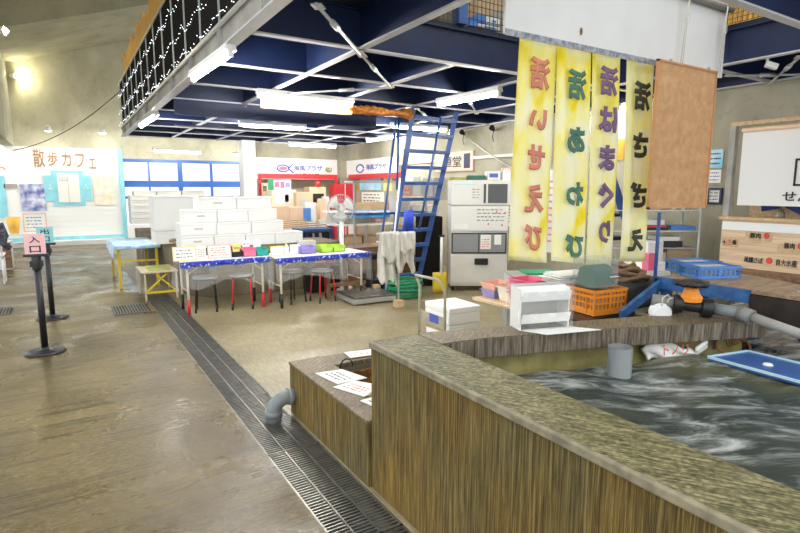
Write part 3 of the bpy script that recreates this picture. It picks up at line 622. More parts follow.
EYm = Vector((0, -1, 0))
def posterx(r, m, lab, cat='poster', name='poster', frame=None, mk=None, seed=1, rows=5, X=XR, mm='ink', th=.012):
    """a flat sheet on the right-hand wall (plane X)"""
    a = onx(r[0], r[3], X); c = onx(r[2], r[1], X); zt = onx(r[0], r[1], X).z; W = a.y-c.y; Hh = zt-a.z
    t = thing(name, lab, cat, (X, a.y, a.z)); b = B(); b.bx(-th, 0, -W, 0, 0, Hh); b.build('sheet', M[m], t)
    if frame:
        f = .025; b = B(); b.bx(-.03, 0, -W-f, f, -f, 0); b.bx(-.03, 0, -W-f, f, Hh, Hh+f); b.bx(-.03, 0, 0, f, 0, Hh); b.bx(-.03, 0, -W-f, -W, 0, Hh); b.build('frame', M[frame], t)
    if mk: b = B(); marks(b, (-th-.002, -W*.1, Hh*.1), EYm, EZ, W*.8, Hh*.8, rows, 5, seed, 0); b.build('print', M[mm], t, fix=False)
    return t, W, Hh
yy = YC-.03
poster(yy, (22, 211, 44, 184), 'poster1', 'blue and white photo poster on the cafe siding')
poster(yy, (95, 205, 113, 175), 'map_', 'tall pale illustrated menu right of the sky blue window')
poster(yy, (4, 188, 17, 184), 'greylight' if False else 'pole', 'small grey plate on the siding left of the blue photo poster', 'plate', 'wall_plate')
poster(yy-.3, (25, 231, 45, 214), 'paper', 'white illustrated card in a pink frame standing below the blue photo poster', 'card', 'picture_card', 'peachp', 1, 4, 4, mm='bluep')
poster(yy, (-4, 218, 4, 176), 'cyan', 'strip of sky blue wood at the far left of the cafe front', 'trim', 'wood_strip')
p = cy(0, 170); t = thing('ship_ornament', 'small orange ornament on the cafe siding at the left edge', 'ornament', p)
b = B(); b.tube([(.12*math.cos(q), -.03, .08*math.sin(q)) for q in [PI*j/8 for j in range(9)]], .015, 6); b.build('arc', M['orange'], t)
# cafe counter table with amber lamp shade
a = ony(4, 230, YC-.7); c = ony(47, 230, YC-.7)
t = thing('cafe_table', 'white trestle table in front of the cafe siding', 'table', (a.x, YC-.9, 0)); W = c.x-a.x
b = B(); b.bx(0, W, 0, .5, .30*1.2, .40); b.build('tabletop', M['white'], t)
for x in (.05, W*.5, W-.1): b = B(); b.bx(x, x+.05, .02, .07, 0, .36); b.build('leg', M['white'], t)
a = ony(14, 229, YC-.7)
t = thing('amber_pot', 'amber yellow tapered pot on the white cafe table', 'pot', (a.x, YC-.7, .40)); b = B(); b.lathe([(0, 0), (.10, 0), (.17, .45), (.15, .45), (.09, .03)], n=20); b.build('pot_body', M['yglass'], t)
# jacket and chair at left edge
g = onz(3, 284); t = thing('wheeled_chair', 'white wheeled chair at the left edge of the picture', 'chair', (g.x-.12, g.y+.1, 0))
b = B(); b.bx(-.3, .18, -.2, .2, .48, .52); b.build('seat', M['white'], t, .01)
b = B(); b.tube([(-.28, -.18, .44), (-.3, -.18, 1.0), (.16, -.18, 1.0), (.16, -.18, .44)], .012); b.build('armrest', M['white'], t)
for x, y in ((-.25, -.17), (.15, -.17), (-.25, .17), (.15, .17)):
    b = B(); b.cyl((x, y, .43), (x, y, .06), .014, n=8); b.cyl((x-.01, y, .03), (x+.01, y, .03), .03, n=12); b.build('leg', M['white'], t)
t = thing('draped_jacket', 'dark floral jacket hanging over the chair at the left edge', 'jacket', (g.x-.06, g.y-.12, .68))
def jf(u, v): return (-.38+.02*math.sin(9*v)+u*(.35+.20*(1-v)+.04*math.sin(6*v)), -.06+.03*math.sin(u*13+v*3), .72*v*(1-.25*u*u)+.0)
b = B(); b.slab(jf, 14, 14, (0, .09, 0)); b.build('jacket_body', M['jacket'], t)
b = B(); b.tube([(.12, -.10, .36), (.18, -.12, .15), (.13, -.13, .04), (.22, -.10, -.06)], .05, 10); b.build('sleeve', M['jacket'], t)
g = onz(13, 268); t = thing('low_cabinet', 'low brown and white cabinet behind the white wheeled chair', 'cabinet', (g.x-.35, g.y-.2, 0))
b = B(); b.bx(-.2, .36, 0, .5, 0, .55); b.build('body', M['offw'], t); b = B(); b.bx(.20, .365, -.01, 0, .02, .54); b.build('brown_panel', M['brown'], t)

# stanchions
for (x, y, m, ch, lab, hgt) in ((45.5, 352, 'pink', '入口', 'black stanchion with pink entrance card, nearer one', .955), (53, 318, 'tcyan', '出口', 'black stanchion with teal exit card, farther one', .92)):
    g = onz(x, y); t = thing('stanchion', lab, 'stanchion', g, -.08)
    b = B(); b.lathe([(0, 0), (.175, 0), (.178, .012), (.12, .028), (.04, .035), (.03, .05)], n=32); b.build('base', M['blackm'], t)
    b = B(); b.cyl((0, 0, .03), (0, 0, hgt-.12), .030, n=20); b.build('post', M['blackm'], t)
    b = B(); b.cyl((0, 0, hgt-.13), (0, 0, hgt), .042, n=16); b.bx(-.055, .055, -.03, .03, hgt-.10, hgt-.04); b.build('belt_head', M['black'], t, .004)
    b = B(); b.bx(-.10, .10, -.04, .04, hgt, hgt+.025); b.build('card_holder', M['black'], t, .004)
    b = B(); b.bx(-.085, .085, -.008, .008, hgt+.025, hgt+.22); sg = b.build('sign_card', M[m], t)
    for k, cc in enumerate(ch): txt(cc, (-.045, -.010, hgt+.132-k*.092), EX, EZ, .09, .064, M['ink'], t, .010, 'letter', .001)

# ================================================================== DISPLAY TANKS AND STYROFOAM STACKS
pl = [(1.30, 13.2), (1.30, 11), (1.34, 9.3), (1.55, 8.35), (1.75, 8.1), (3.9, 8.0), (3.9, 8.9), (2.2, 9.2), (2.0, 13.2)]
t = thing('display_tank', 'long stained concrete display tank under the white styrofoam boxes', 'display tank', (1.3, 8.1, 0))
b = B(); b.prism([(x-1.3, y-8.1, 0) for x, y in pl], (0, 0, .74)); b.build('basin', M['olddark'], t, .01)
t = thing('straw_mat', 'tan straw mats heaped on the curved end of the display tank', 'mat', (1.34, 9.2, .745)); b = B()
for k in range(3): b.slab(lambda u, v: (.02+.5*u, -.25+k*.5+v*.55, .05+.06*k+.05*v+.02*math.sin(u*8+k)+.015*math.sin(v*9)), 10, 12, (0, 0, -.025))
b.build('mats', M['ply'], t)
def foambox(X0, Y0, z0, w, d, h, lab, grp='white styrofoam boxes stacked on the display tank', m='foam', lid=.035, hole=True, rz=0):
    t = thing('styrofoam_box', lab, 'box', (X0, Y0, z0), rz, grp)
    b = B(); b.bx(.003, w-.003, .003, d-.003, 0, h-lid-.001); b.build('box_body', M[m], t, .008)
    b = B(); b.bx(0, w, 0, d, h-lid, h-.001); b.build('lid', M[m], t, .008)
    if hole:
        b = B(); b.bx(w*.38, w*.62, .002, .008, (h-lid)*.55, (h-lid)*.72); b.build('grip', M['foamg'], t)
    return t
yf = 8.12; bw = .50; n = 0
def colname(i, n): return ['leftmost', 'second from left', 'third from left', 'fourth from left', 'fifth from left', 'sixth from left'][i]
rows = [(.745, 180, 303, 'bottom'), (.93, 180, 284, 'second'), (1.115, 185, 278, 'third'), (1.30, 200, 273, 'top')]
for zr, xa, xb, rn in rows:
    X0 = ony(xa, 230, yf).x; X1 = ony(xb, 230, yf).x; k = max(1, round((X1-X0)/bw)); w_ = (X1-X0)/k
    for i in range(k):
        sh = random.uniform(0, .015)
        foambox(X0+i*w_+.001, yf+sh, zr, w_-.002, .40, .184, 'white styrofoam box in the %s row of the front stack, %s' % (rn, colname(i, k)), hole=(i == 0))
# tall plain boxes at left, nearer the windows
for zr, h_, lab in ((.745, .20, 'lower large plain styrofoam box at the left of the stack'), (.95, .55, 'tall plain styrofoam box left of the main stack')):
    X0, X1, z0, z1 = rect(155, 238, 199, 200, 9.0); foambox(X0, 9.0, zr, X1-X0, .45, h_, lab, 'tall styrofoam boxes left of the main stack', hole=False)
for i in range(5):
    X0, X1, z0, z1 = rect(133, 238, 157, 195, 10.4); foambox(X0, 10.5, .98+.103*i, X1-X0, .4, .10, 'greyish slotted fish crate behind the straw mats, %s' % ['lowest', 'second up', 'middle', 'second from top', 'topmost'][i], 'greyish crates behind the straw mats', 'foamg', .03)
for i, (x0, x1) in enumerate(((134, 156), (157, 181), (182, 204))):
    X0, X1, z0, z1 = rect(x0, 201, x1, 195, 10.9); foambox(X0, 10.85, 1.46, X1-X0, .4, .11, 'beige tray box on the highest back row, %s' % ['left', 'middle', 'right'][i], 'beige tray boxes on the back row', 'foamg', .02)
for i in range(4):
    X0, X1, z0, z1 = rect(156+i*13, 201, 168+i*13, 195, 9.55)
b = B(); b.bx(1.45, 3.6, 10.8, 11.3, .745, 1.455); o = b.build('storage_chest', M['foamg']); tag(o, 'long pale chest behind the tall styrofoam boxes', 'chest')
X0, X1, z0, z1 = rect(192, 208, 199, 200, 8.9)

# ------------------------------------------------ folding tables with blue patterned cloth
def fold_table(x0, x1, y0, y1, lab, tips):
    t = thing('folding_table', lab, 'table', (x0, y0, 0), 0, 'folding tables along the display tank')
    b = B(); b.bx(0, x1-x0, 0, y1-y0, .665, .69); b.build('tabletop', M['white'], t)
    for i, (x, y) in enumerate(((.04, .04), (x1-x0-.04, .04), (.04, y1-y0-.04), (x1-x0-.04, y1-y0-.04))):
        b = B(); b.cyl((x, y, .0), (x, y, .665), .016, n=10); o = b.build('leg', M['leg'], t)
        b = B(); b.cyl((x, y, 0), (x, y, .20), .020, n=10); b.build('leg_tip', M[tips[i]], o)
    for x in (.04, x1-x0-.04): b = B(); b.cyl((x, .04, .3), (x, y1-y0-.04, .3), .01, n=6); b.build('stretcher', M['leg'], t)
    b = B(); b.cyl((.04, .05, .52), (.25, .05, .66), .008, n=6); b.build('brace', M['leg'], t); b = B(); b.cyl((x1-x0-.04, .05, .52), (x1-x0-.25, .05, .66), .008, n=6); b.build('brace', M['leg'], t)
fold_table(1.22, 2.27, 7.05, 7.55, 'folding table with red-footed beige legs, left of the pair', ('red', 'red', 'black', 'black'))
fold_table(2.36, 3.66, 6.80, 7.35, 'folding table with black-footed leg, right of the pair', ('black', 'black', 'red', 'red'))
def cloth(x0, x1, y0, y1, lab, nm):
    t = thing('tablecloth', lab, 'tablecloth', (x0, y0, .692), 0, 'blue edged cloths under clear plastic')
    W, D = x1-x0, y1-y0
    b = B(); b.bx(-.02, W+.02, -.01, D+.02, 0, .004); b.build('cloth_top', M['whitecl'], t)
    b = B(); b.slab(lambda u, v: (-.03+u*(W+.06), -.03-.012*math.sin(u*40)*(1-v), .003-.075*(1-v)-.012*math.sin(u*23)*(1-v)), 80, 3, (0, .003, 0)); b.build('blue_border', M['bluecl'], t)
    def pf(u, v):
        s_ = (1-v); return (-.05+u*(W+.10)+.02*math.sin(u*31)*s_, -.045-.03*s_*math.sin(u*37+1)-.02*s_, -.06-(.24+.05*math.sin(u*9+nm))*s_)
    b = B(); b.slab(pf, 90, 8, (0, .0015, 0)); b.build('plastic_sheet', M['clear'], t)
    for sx, sg in ((-.05, -1), (W+.05, 1)):
        b = B(); b.slab(lambda u, v: (sx+sg*(.02+.03*math.sin(u*16+2*v))*(1-v)-sg*.0, -.04+u*(D*.75), .008-(.42-.1*u)*(1-v)), 30, 8, (.0015, 0, 0)); b.build('plastic_corner', M['clear'], t)
cloth(1.20, 2.29, 7.03, 7.57, 'white cloth with blue patterned border under clear plastic, left table', 0)
cloth(2.34, 3.68, 6.78, 7.37, 'white cloth with blue patterned border under clear plastic, right table', 2)
# stools
def stool(m, tip, lab, px_):
    g = onz(*px_); t = thing('round_stool', lab, 'stool', g, random.uniform(-.3, .3), 'stools tucked under the folding tables')
    b = B(); b.lathe([(0, .435), (.15, .435), (.158, .445), (.155, .462), (0, .468)], n=28); b.build('seat', M['greytop'], t)
    b = B(); b.lathe([(.145, .425), (.155, .425), (.155, .440), (.145, .440)], n=28); b.build('seat_ring', M['blackm'], t)
    for k in range(4):
        a = PI/4+k*PI/2; c_, s_ = math.cos(a), math.sin(a)
        b = B(); b.tube([(.09*c_, .09*s_, .425), (.135*c_, .135*s_, .415), (.155*c_, .155*s_, .38), (.185*c_, .185*s_, .0)], .011, 8); lg = b.build('leg', M[m], t)
        b = B(); b.cyl((.178*c_, .178*s_, .085), (.186*c_, .186*s_, 0), .0135, n=8); b.build('foot', M[tip], lg)
stool('blackm', 'black', 'grey-topped round stool with all-black legs, farthest left', (207, 310.5))
stool('red', 'black', 'grey-topped round stool with red legs beside the table joint', (243, 307.5))
stool('blackm', 'black', 'grey-topped round stool with black legs under the right table', (293, 302))
stool('red', 'black', 'grey-topped round stool with red legs under the right table', (323, 301))
# ------------------------------------------------ things on the tables
def card(x0, y0, x1, y1, Y_, zt, m, edge, lab, mk='ink', rows=3, seed=1, cat='sign', name='card_sign', tri=False):
    X0, X1, z0, z1 = rect(x0, y0, x1, y1, Y_); h_ = z1-zt; t = thing(name, lab, cat, (X0, Y_, zt)); W = X1-X0
    mt = Matrix.Rotation(-.18, 4, 'X')
    b = B(); b.bx(0, W, 0, .006, 0, h_, mt); b.build('panel', M[m], t)
    if edge:
        b = B(); f = .012; b.bx(0, W, -.004, .001, 0, f, mt); b.bx(0, W, -.004, .001, h_-f, h_, mt); b.bx(0, f, -.004, .001, 0, h_, mt); b.bx(W-f, W, -.004, .001, 0, h_, mt); b.build('border', M[edge], t)
    b = B(); u_ = mt.to_3x3()@EZ; marks(b, mt@Vector((W*.14, -.004, h_*.15)), EX, u_, W*.72, h_*.7, rows, 5, seed, 0); b.build('print', M[mk], t, fix=False)
    b = B(); b.prism([(W*.45, .006, 0), (W*.45, .12, 0), (W*.45, .02, h_*.8)], (.02, 0, 0)); b.build('stand', M[m], t); return t
zt = .697
card(173, 258, 196, 246, 7.12, zt, 'paper', 'yel', 'yellow-bordered price card at the left end of the left table', 'slate', 3, 2)
card(197, 258, 206, 246, 7.2, zt, 'paper', None, 'black and white patterned card beside the yellow-bordered card', 'slate', 5, 5)
card(208, 257, 231, 244, 7.16, zt, 'paper', 'peachp', 'white card with red print and peach edge on the left table', 'redink', 4, 8)
card(233, 250.5, 241, 244, 7.3, zt+.0, 'yel', None, 'small yellow card behind the black tray', 'ink', 2, 9)
card(243, 249, 250, 240, 7.4, zt, 'paper', None, 'white card with blue heading behind the pink tray', 'blueink', 3, 3)
card(254, 249, 261, 240, 7.4, zt, 'paper', None, 'white card with pale heading behind the green tray', 'cyan', 3, 4)
card(271, 256, 284, 245.5, 7.0, zt, 'paper', 'yel', 'thick yellow-framed card at the joint of the two tables', 'foamg', 2, 6)
def tray(x0, y0, x1, y1, Y_, m, lab, d=.22, hh=None, cat='tray', div=1):
    X0, X1, z0, z1 = rect(x0, y0, x1, y1, Y_); h_ = hh or (z1-zt); W = X1-X0; t = thing('plastic_tray', lab, cat, (X0, Y_, zt))
    b = B(); th = .008
    b.bx(0, W, 0, d, 0, th); b.bx(0, th, 0, d, 0, h_); b.bx(W-th, W, 0, d, 0, h_); b.bx(0, W, d-th, d, 0, h_); b.bx(0, W, 0, th, 0, h_*.75)
    for k in range(1, div): b.bx(W*k/div-th/2, W*k/div+th/2, 0, d, 0, h_*.9)
    b.build('tray_shell', M[m], t); b = B(); b.bx(-.006, W+.006, -.006, .012, h_*.7, h_*.78); b.build('rim', M[m], t)
    b = B(); b.bx(.02, W-.02, .02, d-.02, th, h_*.55); b.build('contents', M['paper'], t)
tray(232, 257, 243, 250, 7.18, 'black', 'small black tray on the left table')
tray(243.5, 256.5, 256, 248, 7.16, 'pinkp', 'hot pink tray on the left table')
tray(256.5, 256, 268.5, 248, 7.16, 'tealp', 'teal green tray on the left table')
tray(301.5, 254.5, 316, 246, 7.0, 'purple', 'purple basket on the right table')
tray(321, 254.5, 333, 245, 7.0, 'lime', 'lime green basket on the right table, left one')
tray(333.5, 254, 345, 245, 7.0, 'lime', 'lime green basket on the right table, right one')
X0, X1, z0, z1 = rect(300, 246, 316, 241, 7.25); t = thing('tissue_box', 'pale grey box behind the purple basket', 'box', (X0, 7.25, zt)); b = B(); b.bx(0, X1-X0, 0, .12, 0, .16); b.build('box_body', M['foamg'], t, .01)
p = ony(286.5, 256, 7.05); t = thing('spray_bottle', 'white pump bottle with yellow tip on the right table', 'bottle', (p.x, 7.05, zt))
b = B(); b.lathe([(0, 0), (.035, 0), (.036, .10), (.02, .13), (.012, .14)], n=16); b.build('bottle_body', M['white'], t)
b = B(); b.lathe([(.012, .14), (.014, .165), (0, .166)], n=12); b.bx(-.03, .01, -.006, .006, .16, .17); b.build('pump', M['yel'], t)
X0, X1, z0, z1 = rect(293, 255, 300, 245, 7.12)
t = thing('paper_stack', 'stack of white cards between the bottle and purple basket', 'paper', (X0, 7.12, zt)); b = B(); b.bx(0, X1-X0, 0, .12, 0, z1-zt); b.build('cards', M['paper'], t)
# items under the right table
for x0, y0, x1, y1, m, lab in ((318, 300, 340, 262, 'brown', 'brown wooden crate standing under the right end of the table'), (314, 262, 330, 256, 'offw', 'white bin behind the right table')):
    X0, X1, z0, z1 = rect(x0, y0, x1, y1, 7.5)
g = onz(352, 297); t = thing('sawhorse', 'brown wooden sawhorse leaning at the right end of the tables', 'sawhorse', (g.x-.1, g.y, 0))
b = B(); b.beam((0, 0, 0), (-.02, 0, .62), .05, .04); b.build('upright', M['brown'], t); b = B(); b.beam((.32, -.1, .05), (.0, .05, .66), .05, .04); b.build('diagonal', M['brown'], t)
b = B(); b.beam((-.3, -.05, .22), (.3, -.05, .22), .05, .05); b.build('crossbar', M['brown'], t); b = B(); b.beam((-.28, 0, 0), (-.28, 0, .6), .05, .04); b.build('upright', M['brown'], t)
g = onz(330, 296); t = thing('dark_bucket', 'dark box of gear in the shade under the right table', 'box', (3.15, 7.62, 0)); b = B(); b.bx(0, .5, 0, .3, 0, .40); b.build('box_body', M['black'], t, .01); b = B(); b.bx(.05, .45, .02, .28, .40, .46); b.build('contents', M['brown'], t)

# sky patterned table with yellow legs
q = [onz(118, 248, .70), onz(159, 248, .70), onz(146, 236.5, .70), onz(111, 237, .70)]
X0, X1, Y0_, Y1_ = .70, 1.19, 9.75, 11.2
g1, g2 = onz(125, 287), onz(154, 281)
t = thing('yellow_leg_table', 'table with yellow metal legs and sky blue cloth before the display tank', 'table', (.66, 9.6, 0)); W, D = .62, 1.5
b = B(); b.bx(0, W, 0, D, .665, .685); b.build('tabletop', M['ochrep'], t)
for x, y in ((.03, .03), (W-.03, .03), (.03, D-.03), (W-.03, D-.03)): b = B(); b.bx(x-.02, x+.02, y-.02, y+.02, 0, .665); b.build('leg', M['yellow'], t)
b = B(); b.bx(.03, W-.03, .02, .04, .42, .45); b.build('stretcher', M['yellow'], t); b = B(); b.bx(.02, .04, .03, D-.03, .42, .45); b.build('stretcher', M['yellow'], t)
t = thing('tablecloth', 'sky blue patterned cloth on the yellow-legged table', 'tablecloth', (.66, 9.6, .686)); b = B()
b.slab(lambda u, v: (-.03+u*(W+.06), -.03+v*(D+.06), .004+.004*math.sin(u*9+v*20)), 10, 20, (0, 0, -.003)); b.build('cloth_top', M['skycl'], t)
b = B(); b.slab(lambda u, v: (-.035-.02*(1-v), -.03+u*(D+.06), .0-.22*(1-v)*(1-.5*u)), 30, 4, (.003, 0, 0)); b.build('hanging_side', M['skycl'], t)
b = B(); b.slab(lambda u, v: (-.03+u*(W+.06), -.035-.01*math.sin(u*20)*(1-v), -.05*(1-v)), 20, 3, (0, .003, 0)); b.build('hanging_side', M['skycl'], t)
# small folding table
g1, g2 = onz(145.5, 301), onz(170, 301)
X0, Y0_ = g1.x, g1.y; W = .46; D = .75
t = thing('small_folding_table', 'small low yellowish folding table between the yellow-legged table and the long tables', 'table', (X0, Y0_-.05, 0))
b = B(); b.bx(-.03, W, 0, D, .40, .42); b.build('tabletop', M['ochrep'], t)
for x in (.01, W-.03):
    for y in (.03, D-.03): b = B(); b.bx(x-.012, x+.012, y-.012, y+.012, 0, .40); b.build('leg', M['ochrep'], t)
b = B(); b.bx(.0, W, .02, .045, .10, .13); b.build('stretcher', M['yellow'], t); b = B(); b.beam((.02, .03, .13), (.30, .03, .38), .02, .02); b.build('brace', M['yellow'], t); b = B(); b.beam((W-.05, .03, .13), (.16, .03, .38), .02, .02); b.build('brace', M['yellow'], t)
b = B(); b.slab(lambda u, v: (-.05-.03*(1-v), -.02+u*.5, .43-.28*(1-v)*(1-.5*u)+.02*math.sin(u*12)), 16, 5, (.002, 0, 0)); o = b.build('plastic_cover', M['clear'], t)
b = B(); b.bx(.08, W-.08, .1, D-.15, .42, .424); b.build('printed_top', M['leaf'], t)

# ================================================================== BACK STALLS
t = poster(YB-.06, (256, 179, 341, 160), 'white', 'white shop sign with pink and blue fish on the back wall', 'sign', 'shop_sign')
X0, X1, z0, z1 = rect(256, 179, 341, 160, YB-.06); W, Hh = X1-X0, z1-z0
def fish(b, c, r, u, L_, h_, off):
    pts = []
    for k in range(24):
        a = 2*PI*k/24; pts.append(c+r*(L_*.32*math.cos(a))+u*(h_*.5*math.sin(a))+off)
    return pts
c0 = Vector((W*.30, -.02, Hh*.52))
b = B(); b.tube(fish(b, c0, EX, EZ, .48, .17, Vector())+[c0+EX*.154], .018, 6); b.tube([c0+EX*.14, c0+EX*.28+EZ*.12], .018, 6); b.tube([c0+EX*.14, c0+EX*.28-EZ*.12], .018, 6); b.build('fish_outline', M['blueink'], t)
b = B(); b.prism(fish(b, c0, EX, EZ, .36, .10, Vector()), (0, .01, 0)); b.build('fish_body', M['pinkp'], t)
txt('海風プラザ', (W*.42, -.014, Hh*.42), EX, EZ, W*.34, Hh*.26, M['blueink'], t, .02)
b = B(); marks(b, (W*.44, -.014, Hh*.22), EX, EZ, W*.3, Hh*.1, 1, 6, 4, 0); b.build('small_print', M['ink'], t, fix=False)
c1 = Vector((W*.84, -.016, Hh*.5)); b = B()
for k in range(3): b.tube([c1+Vector((.06*math.cos(q)*(k+1)/2, 0, .045*math.sin(q)*(k+1)/2)) for q in [k+j*.5 for j in range(11)]], .01, 5)
b.build('shell_mark', M['leaf'], t)
t, W, Hh = posterx((347, 161, 399, 178), 'white', 'white shop sign with blue lettering on the right wall, seen at an angle', 'sign', 'shop_sign', X=XR-.04)
txt('海風プラザ', (-.016, -W*.42, Hh*.4), EYm, EZ, W*.38, Hh*.3, M['blueink'], t, .02)
c0 = Vector((-.02, -W*.30, Hh*.5)); b = B(); b.tube(fish(b, c0, EYm, EZ, .6, .2, Vector()), .02, 6); b.build('fish_outline', M['blueink'], t)
# red stall frame
t = thing('red_stall_frame', 'red painted frame around the back stall beneath the fish sign', 'frame', (ony(259, 190, 13.2).x, 13.2, 0)); Wf = 6.3-t.location.x
z1 = ony(300, 176.5, 13.2).z
b = B(); b.bx(0, Wf, 0, .06, z1-.06, z1+.06); b.build('top_rail', M['red'], t)
for x in (0, Wf-.06): b = B(); b.bx(x, x+.07, 0, .06, 0, z1-.06); b.build('upright', M['red'], t)
t = thing('red_beam', 'red beam under the angled shop sign on the right wall', 'beam', (XR-.1, 13.1, ony(300, 176.5, 13.2).z)); b = B(); b.bx(-.03, .06, -2.6, 0, -.06, .06); b.build('rail', M['red'], t)
# white column between windows and stalls
a = ony(244, 190, 12.6); c = ony(257, 190, 12.6); t = thing('white_pillar', 'white pillar between the blue windows and the back stall', 'pillar', (a.x, 12.6, 0)); b = B(); b.bx(0, c.x-a.x, 0, .3, 0, 2.72); b.build('shaft', M['white'], t)
for x, y, r_, m in ((2, .45, 0, 'peachp'), (3, 1.3, 0, 'cyan')): b = B(); b.bx(.05, .28, -.01, 0, y+.4, y+.8); b.build('notice', M['paper'], t)
def goods(x0, y0, x1, y1, Y_, m, lab, cat, name='goods_box', d=.3, grp=None, z0f=None, extra=None, rest=None):
    X0, X1, z0, z1 = rect(x0, y0, x1, y1, Y_); t = thing(name, lab, cat, (X0, Y_, z0 if rest is None else rest), 0, grp); h_ = z1-(z0 if rest is None else rest)
    b = B(); b.bx(0, X1-X0, 0, d, 0, h_); b.build('body', M[m], t, .008)
    if extra:
        for (u0, v0, u1, v1, em) in extra: b = B(); b.bx((X1-X0)*u0, (X1-X0)*u1, -.01, 0, h_*v0, h_*v1); b.build('panel', M[em], t)
    return t
goods(274, 190, 291, 180, 13.1, 'paper', 'white banner with pink lettering hung in the back stall', 'banner', 'stall_banner', .01, extra=[(.05,.3,.3,.8,'pinkp'), (.38,.2,.6,.85,'pinkp'), (.68,.3,.92,.75,'purple')])
goods(268, 194, 273, 179, 13.0, 'green', 'green cloth hanging at the left of the back stall', 'cloth', 'hanging_cloth', .04)
goods(262, 197, 268, 183, 13.0, 'peach', 'beige notice board at the red post', 'board', 'notice_board', .03, extra=[(.2,.4,.8,.8,'olddark')])
goods(272, 205, 296, 190, 12.5, 'cream', 'cream display cabinet in the back stall', 'cabinet', 'display_cabinet', .4, rest=0, extra=[(.15,.80,.7,.97,'white'), (.52,.82,.68,.93,'cyan'), (.1,.66,.9,.74,'peach')])
goods(297, 216, 312, 192, 12.3, 'peach', 'peach coloured stand with picture panel in the back stall', 'stand', 'display_stand', .35, rest=0, extra=[(.2,.75,.8,.9,'foamg')])
goods(310, 216, 326, 187, 12.6, 'peach', 'taller peach stand with dark opening in the back stall', 'stand', 'display_stand', .35, rest=0, extra=[(.2,.75,.85,.90,'black'), (.3,.72,.8,.82,'paper')])
t = thing('red_ball', 'red round ornament on the taller peach stand', 'ornament', ony(318, 184, 12.7)); b = B(); b.lathe([(0, -.09), (.06, -.06), (.09, 0), (.06, .06), (0, .09)], n=16); b.build('ball', M['red'], t)
goods(334, 203, 356, 184, 12.9, 'red', 'red double locker at the back wall corner', 'locker', 'red_locker', .3, rest=0, extra=[(.49,0,.52,1,'white'), (.15,.1,.42,.5,'paper'), (.62,.1,.85,.55,'paper')])
posterx((360, 179, 381, 190), 'sky', 'sea blue landscape poster on the right wall under the angled sign')
posterx((384, 178, 392, 191), 'yel', 'yellow poster on the right wall beside the sea poster')
posterx((362, 192, 384, 203), 'paper', 'white notice sheet under the sea poster', mk=1, rows=3)
posterx((356, 180, 360, 190), 'leaf', 'narrow green poster left of the sea poster')
# counters and cartons of the middle stall
goods(270, 240, 332, 229, 9.9, 'white', 'long white counter behind the foam boxes', 'counter', 'stall_counter', .8, rest=0)
goods(272, 222, 289, 206, 10.02, 'peach', 'peach carton behind the styrofoam stack, left', 'carton', 'carton', .35, 'peach cartons behind the stack', rest=ony(300, 229, 9.9).z+.001)
goods(289.5, 222, 304, 207, 10.02, 'peach', 'peach carton behind the styrofoam stack, right', 'carton', 'carton', .35, 'peach cartons behind the stack', rest=ony(300, 229, 9.9).z+.001)
b = None
t = thing('wood_pallet', 'wooden pallet boards lying under the peach cartons', 'pallet', ony(276, 229, 9.3)); 
for k in range(4): b = B(); b.beam((.0+.02*k, .08*k, .02+.03*k), (.95-.1*k, .08*k-.05, .05+.03*k), .07, .02); b.build('plank', M['ply'], t)
goods(304, 221, 311, 208, 9.95, 'bluep', 'blue folding panel standing by the peach cartons', 'screen', 'folding_screen', .04)
goods(266, 199, 274, 197, 9.7, 'yel', 'yellow packet on top of the peach cartons', 'packet', 'packet', .1)
for i in range(9):
    x = 306+random.uniform(0, 22); y = 226-random.uniform(0, 24); w_ = random.uniform(4, 8)
    goods(x, y, x+w_, y-random.uniform(4, 8), 10.1+i*.05, ['paper', 'cream', 'offw', 'peach'][i % 4], 'pale wrapped goods heaped behind the fan, %s' % ['lowest left', 'left', 'middle', 'upper middle', 'right', 'lower right', 'far right', 'topmost', 'beside the blue panel'][i], 'packet', 'wrapped_goods', .15, 'pale goods heaped behind the fan', rest=ony(300, 229, 9.9).z+.001)
# dark blue cart under the counter
t = thing('blue_cart', 'dark blue rolling cart with gear beside the styrofoam stack', 'cart', ony(302, 250, 9.3)); t.location.z = 0
W = ony(333, 240, 9.3).x-t.location.x
b = B(); b.bx(0, W, 0, .5, .80, .86); b.build('tray', M['blue'], t, .01); b = B(); b.bx(.04, W-.04, .05, .45, .25, .79); b.build('bin', M['black'], t)
for x in (0, W-.04): b = B(); b.bx(x, x+.04, 0, .04, 0, .8); b.build('leg', M['blue'], t)
for k in range(3): b = B(); b.cyl((.12+.14*k, -.02, .45), (.08+.14*k, -.02, .78), .025, n=8); b.build('rolled_net', M[['navy', 'slate', 'pole'][k]], t)
# fan
g = ony(339, 240, 8.2); t = thing('pedestal_fan', 'white pedestal fan with round wire guard beside the tables', 'fan', (g.x-.19, 7.70, 0), -.5)
b = B(); b.lathe([(0, 0), (.17, 0), (.16, .03), (.03, .05)], n=24); b.build('base', M['white'], t); b = B(); b.cyl((0, 0, .04), (0, 0, 1.10), .035, n=14); b.build('pole', M['white'], t)
fc = Vector((-.0, -.10, 1.31))
b = B(); b.cyl(fc+Vector((0, .02, 0)), fc+Vector((0, .16, 0)), .07, .05, n=18); b.cyl((0, 0, 1.08), (0, 0, 1.3), .03, n=10); b.build('motor', M['white'], t)
b = B()
for k in range(3):
    a0 = k*2*PI/3
    b.slab(lambda u, v: (fc.x+(.04+.15*u)*math.cos(a0+v*1.2-.2*u), fc.y-.01+.05*(v-.5), fc.z+(.04+.15*u)*math.sin(a0+v*1.2-.2*u)), 6, 8, (0, .004, 0))
b.build('blades', M['machine'], t)
b = B(); 
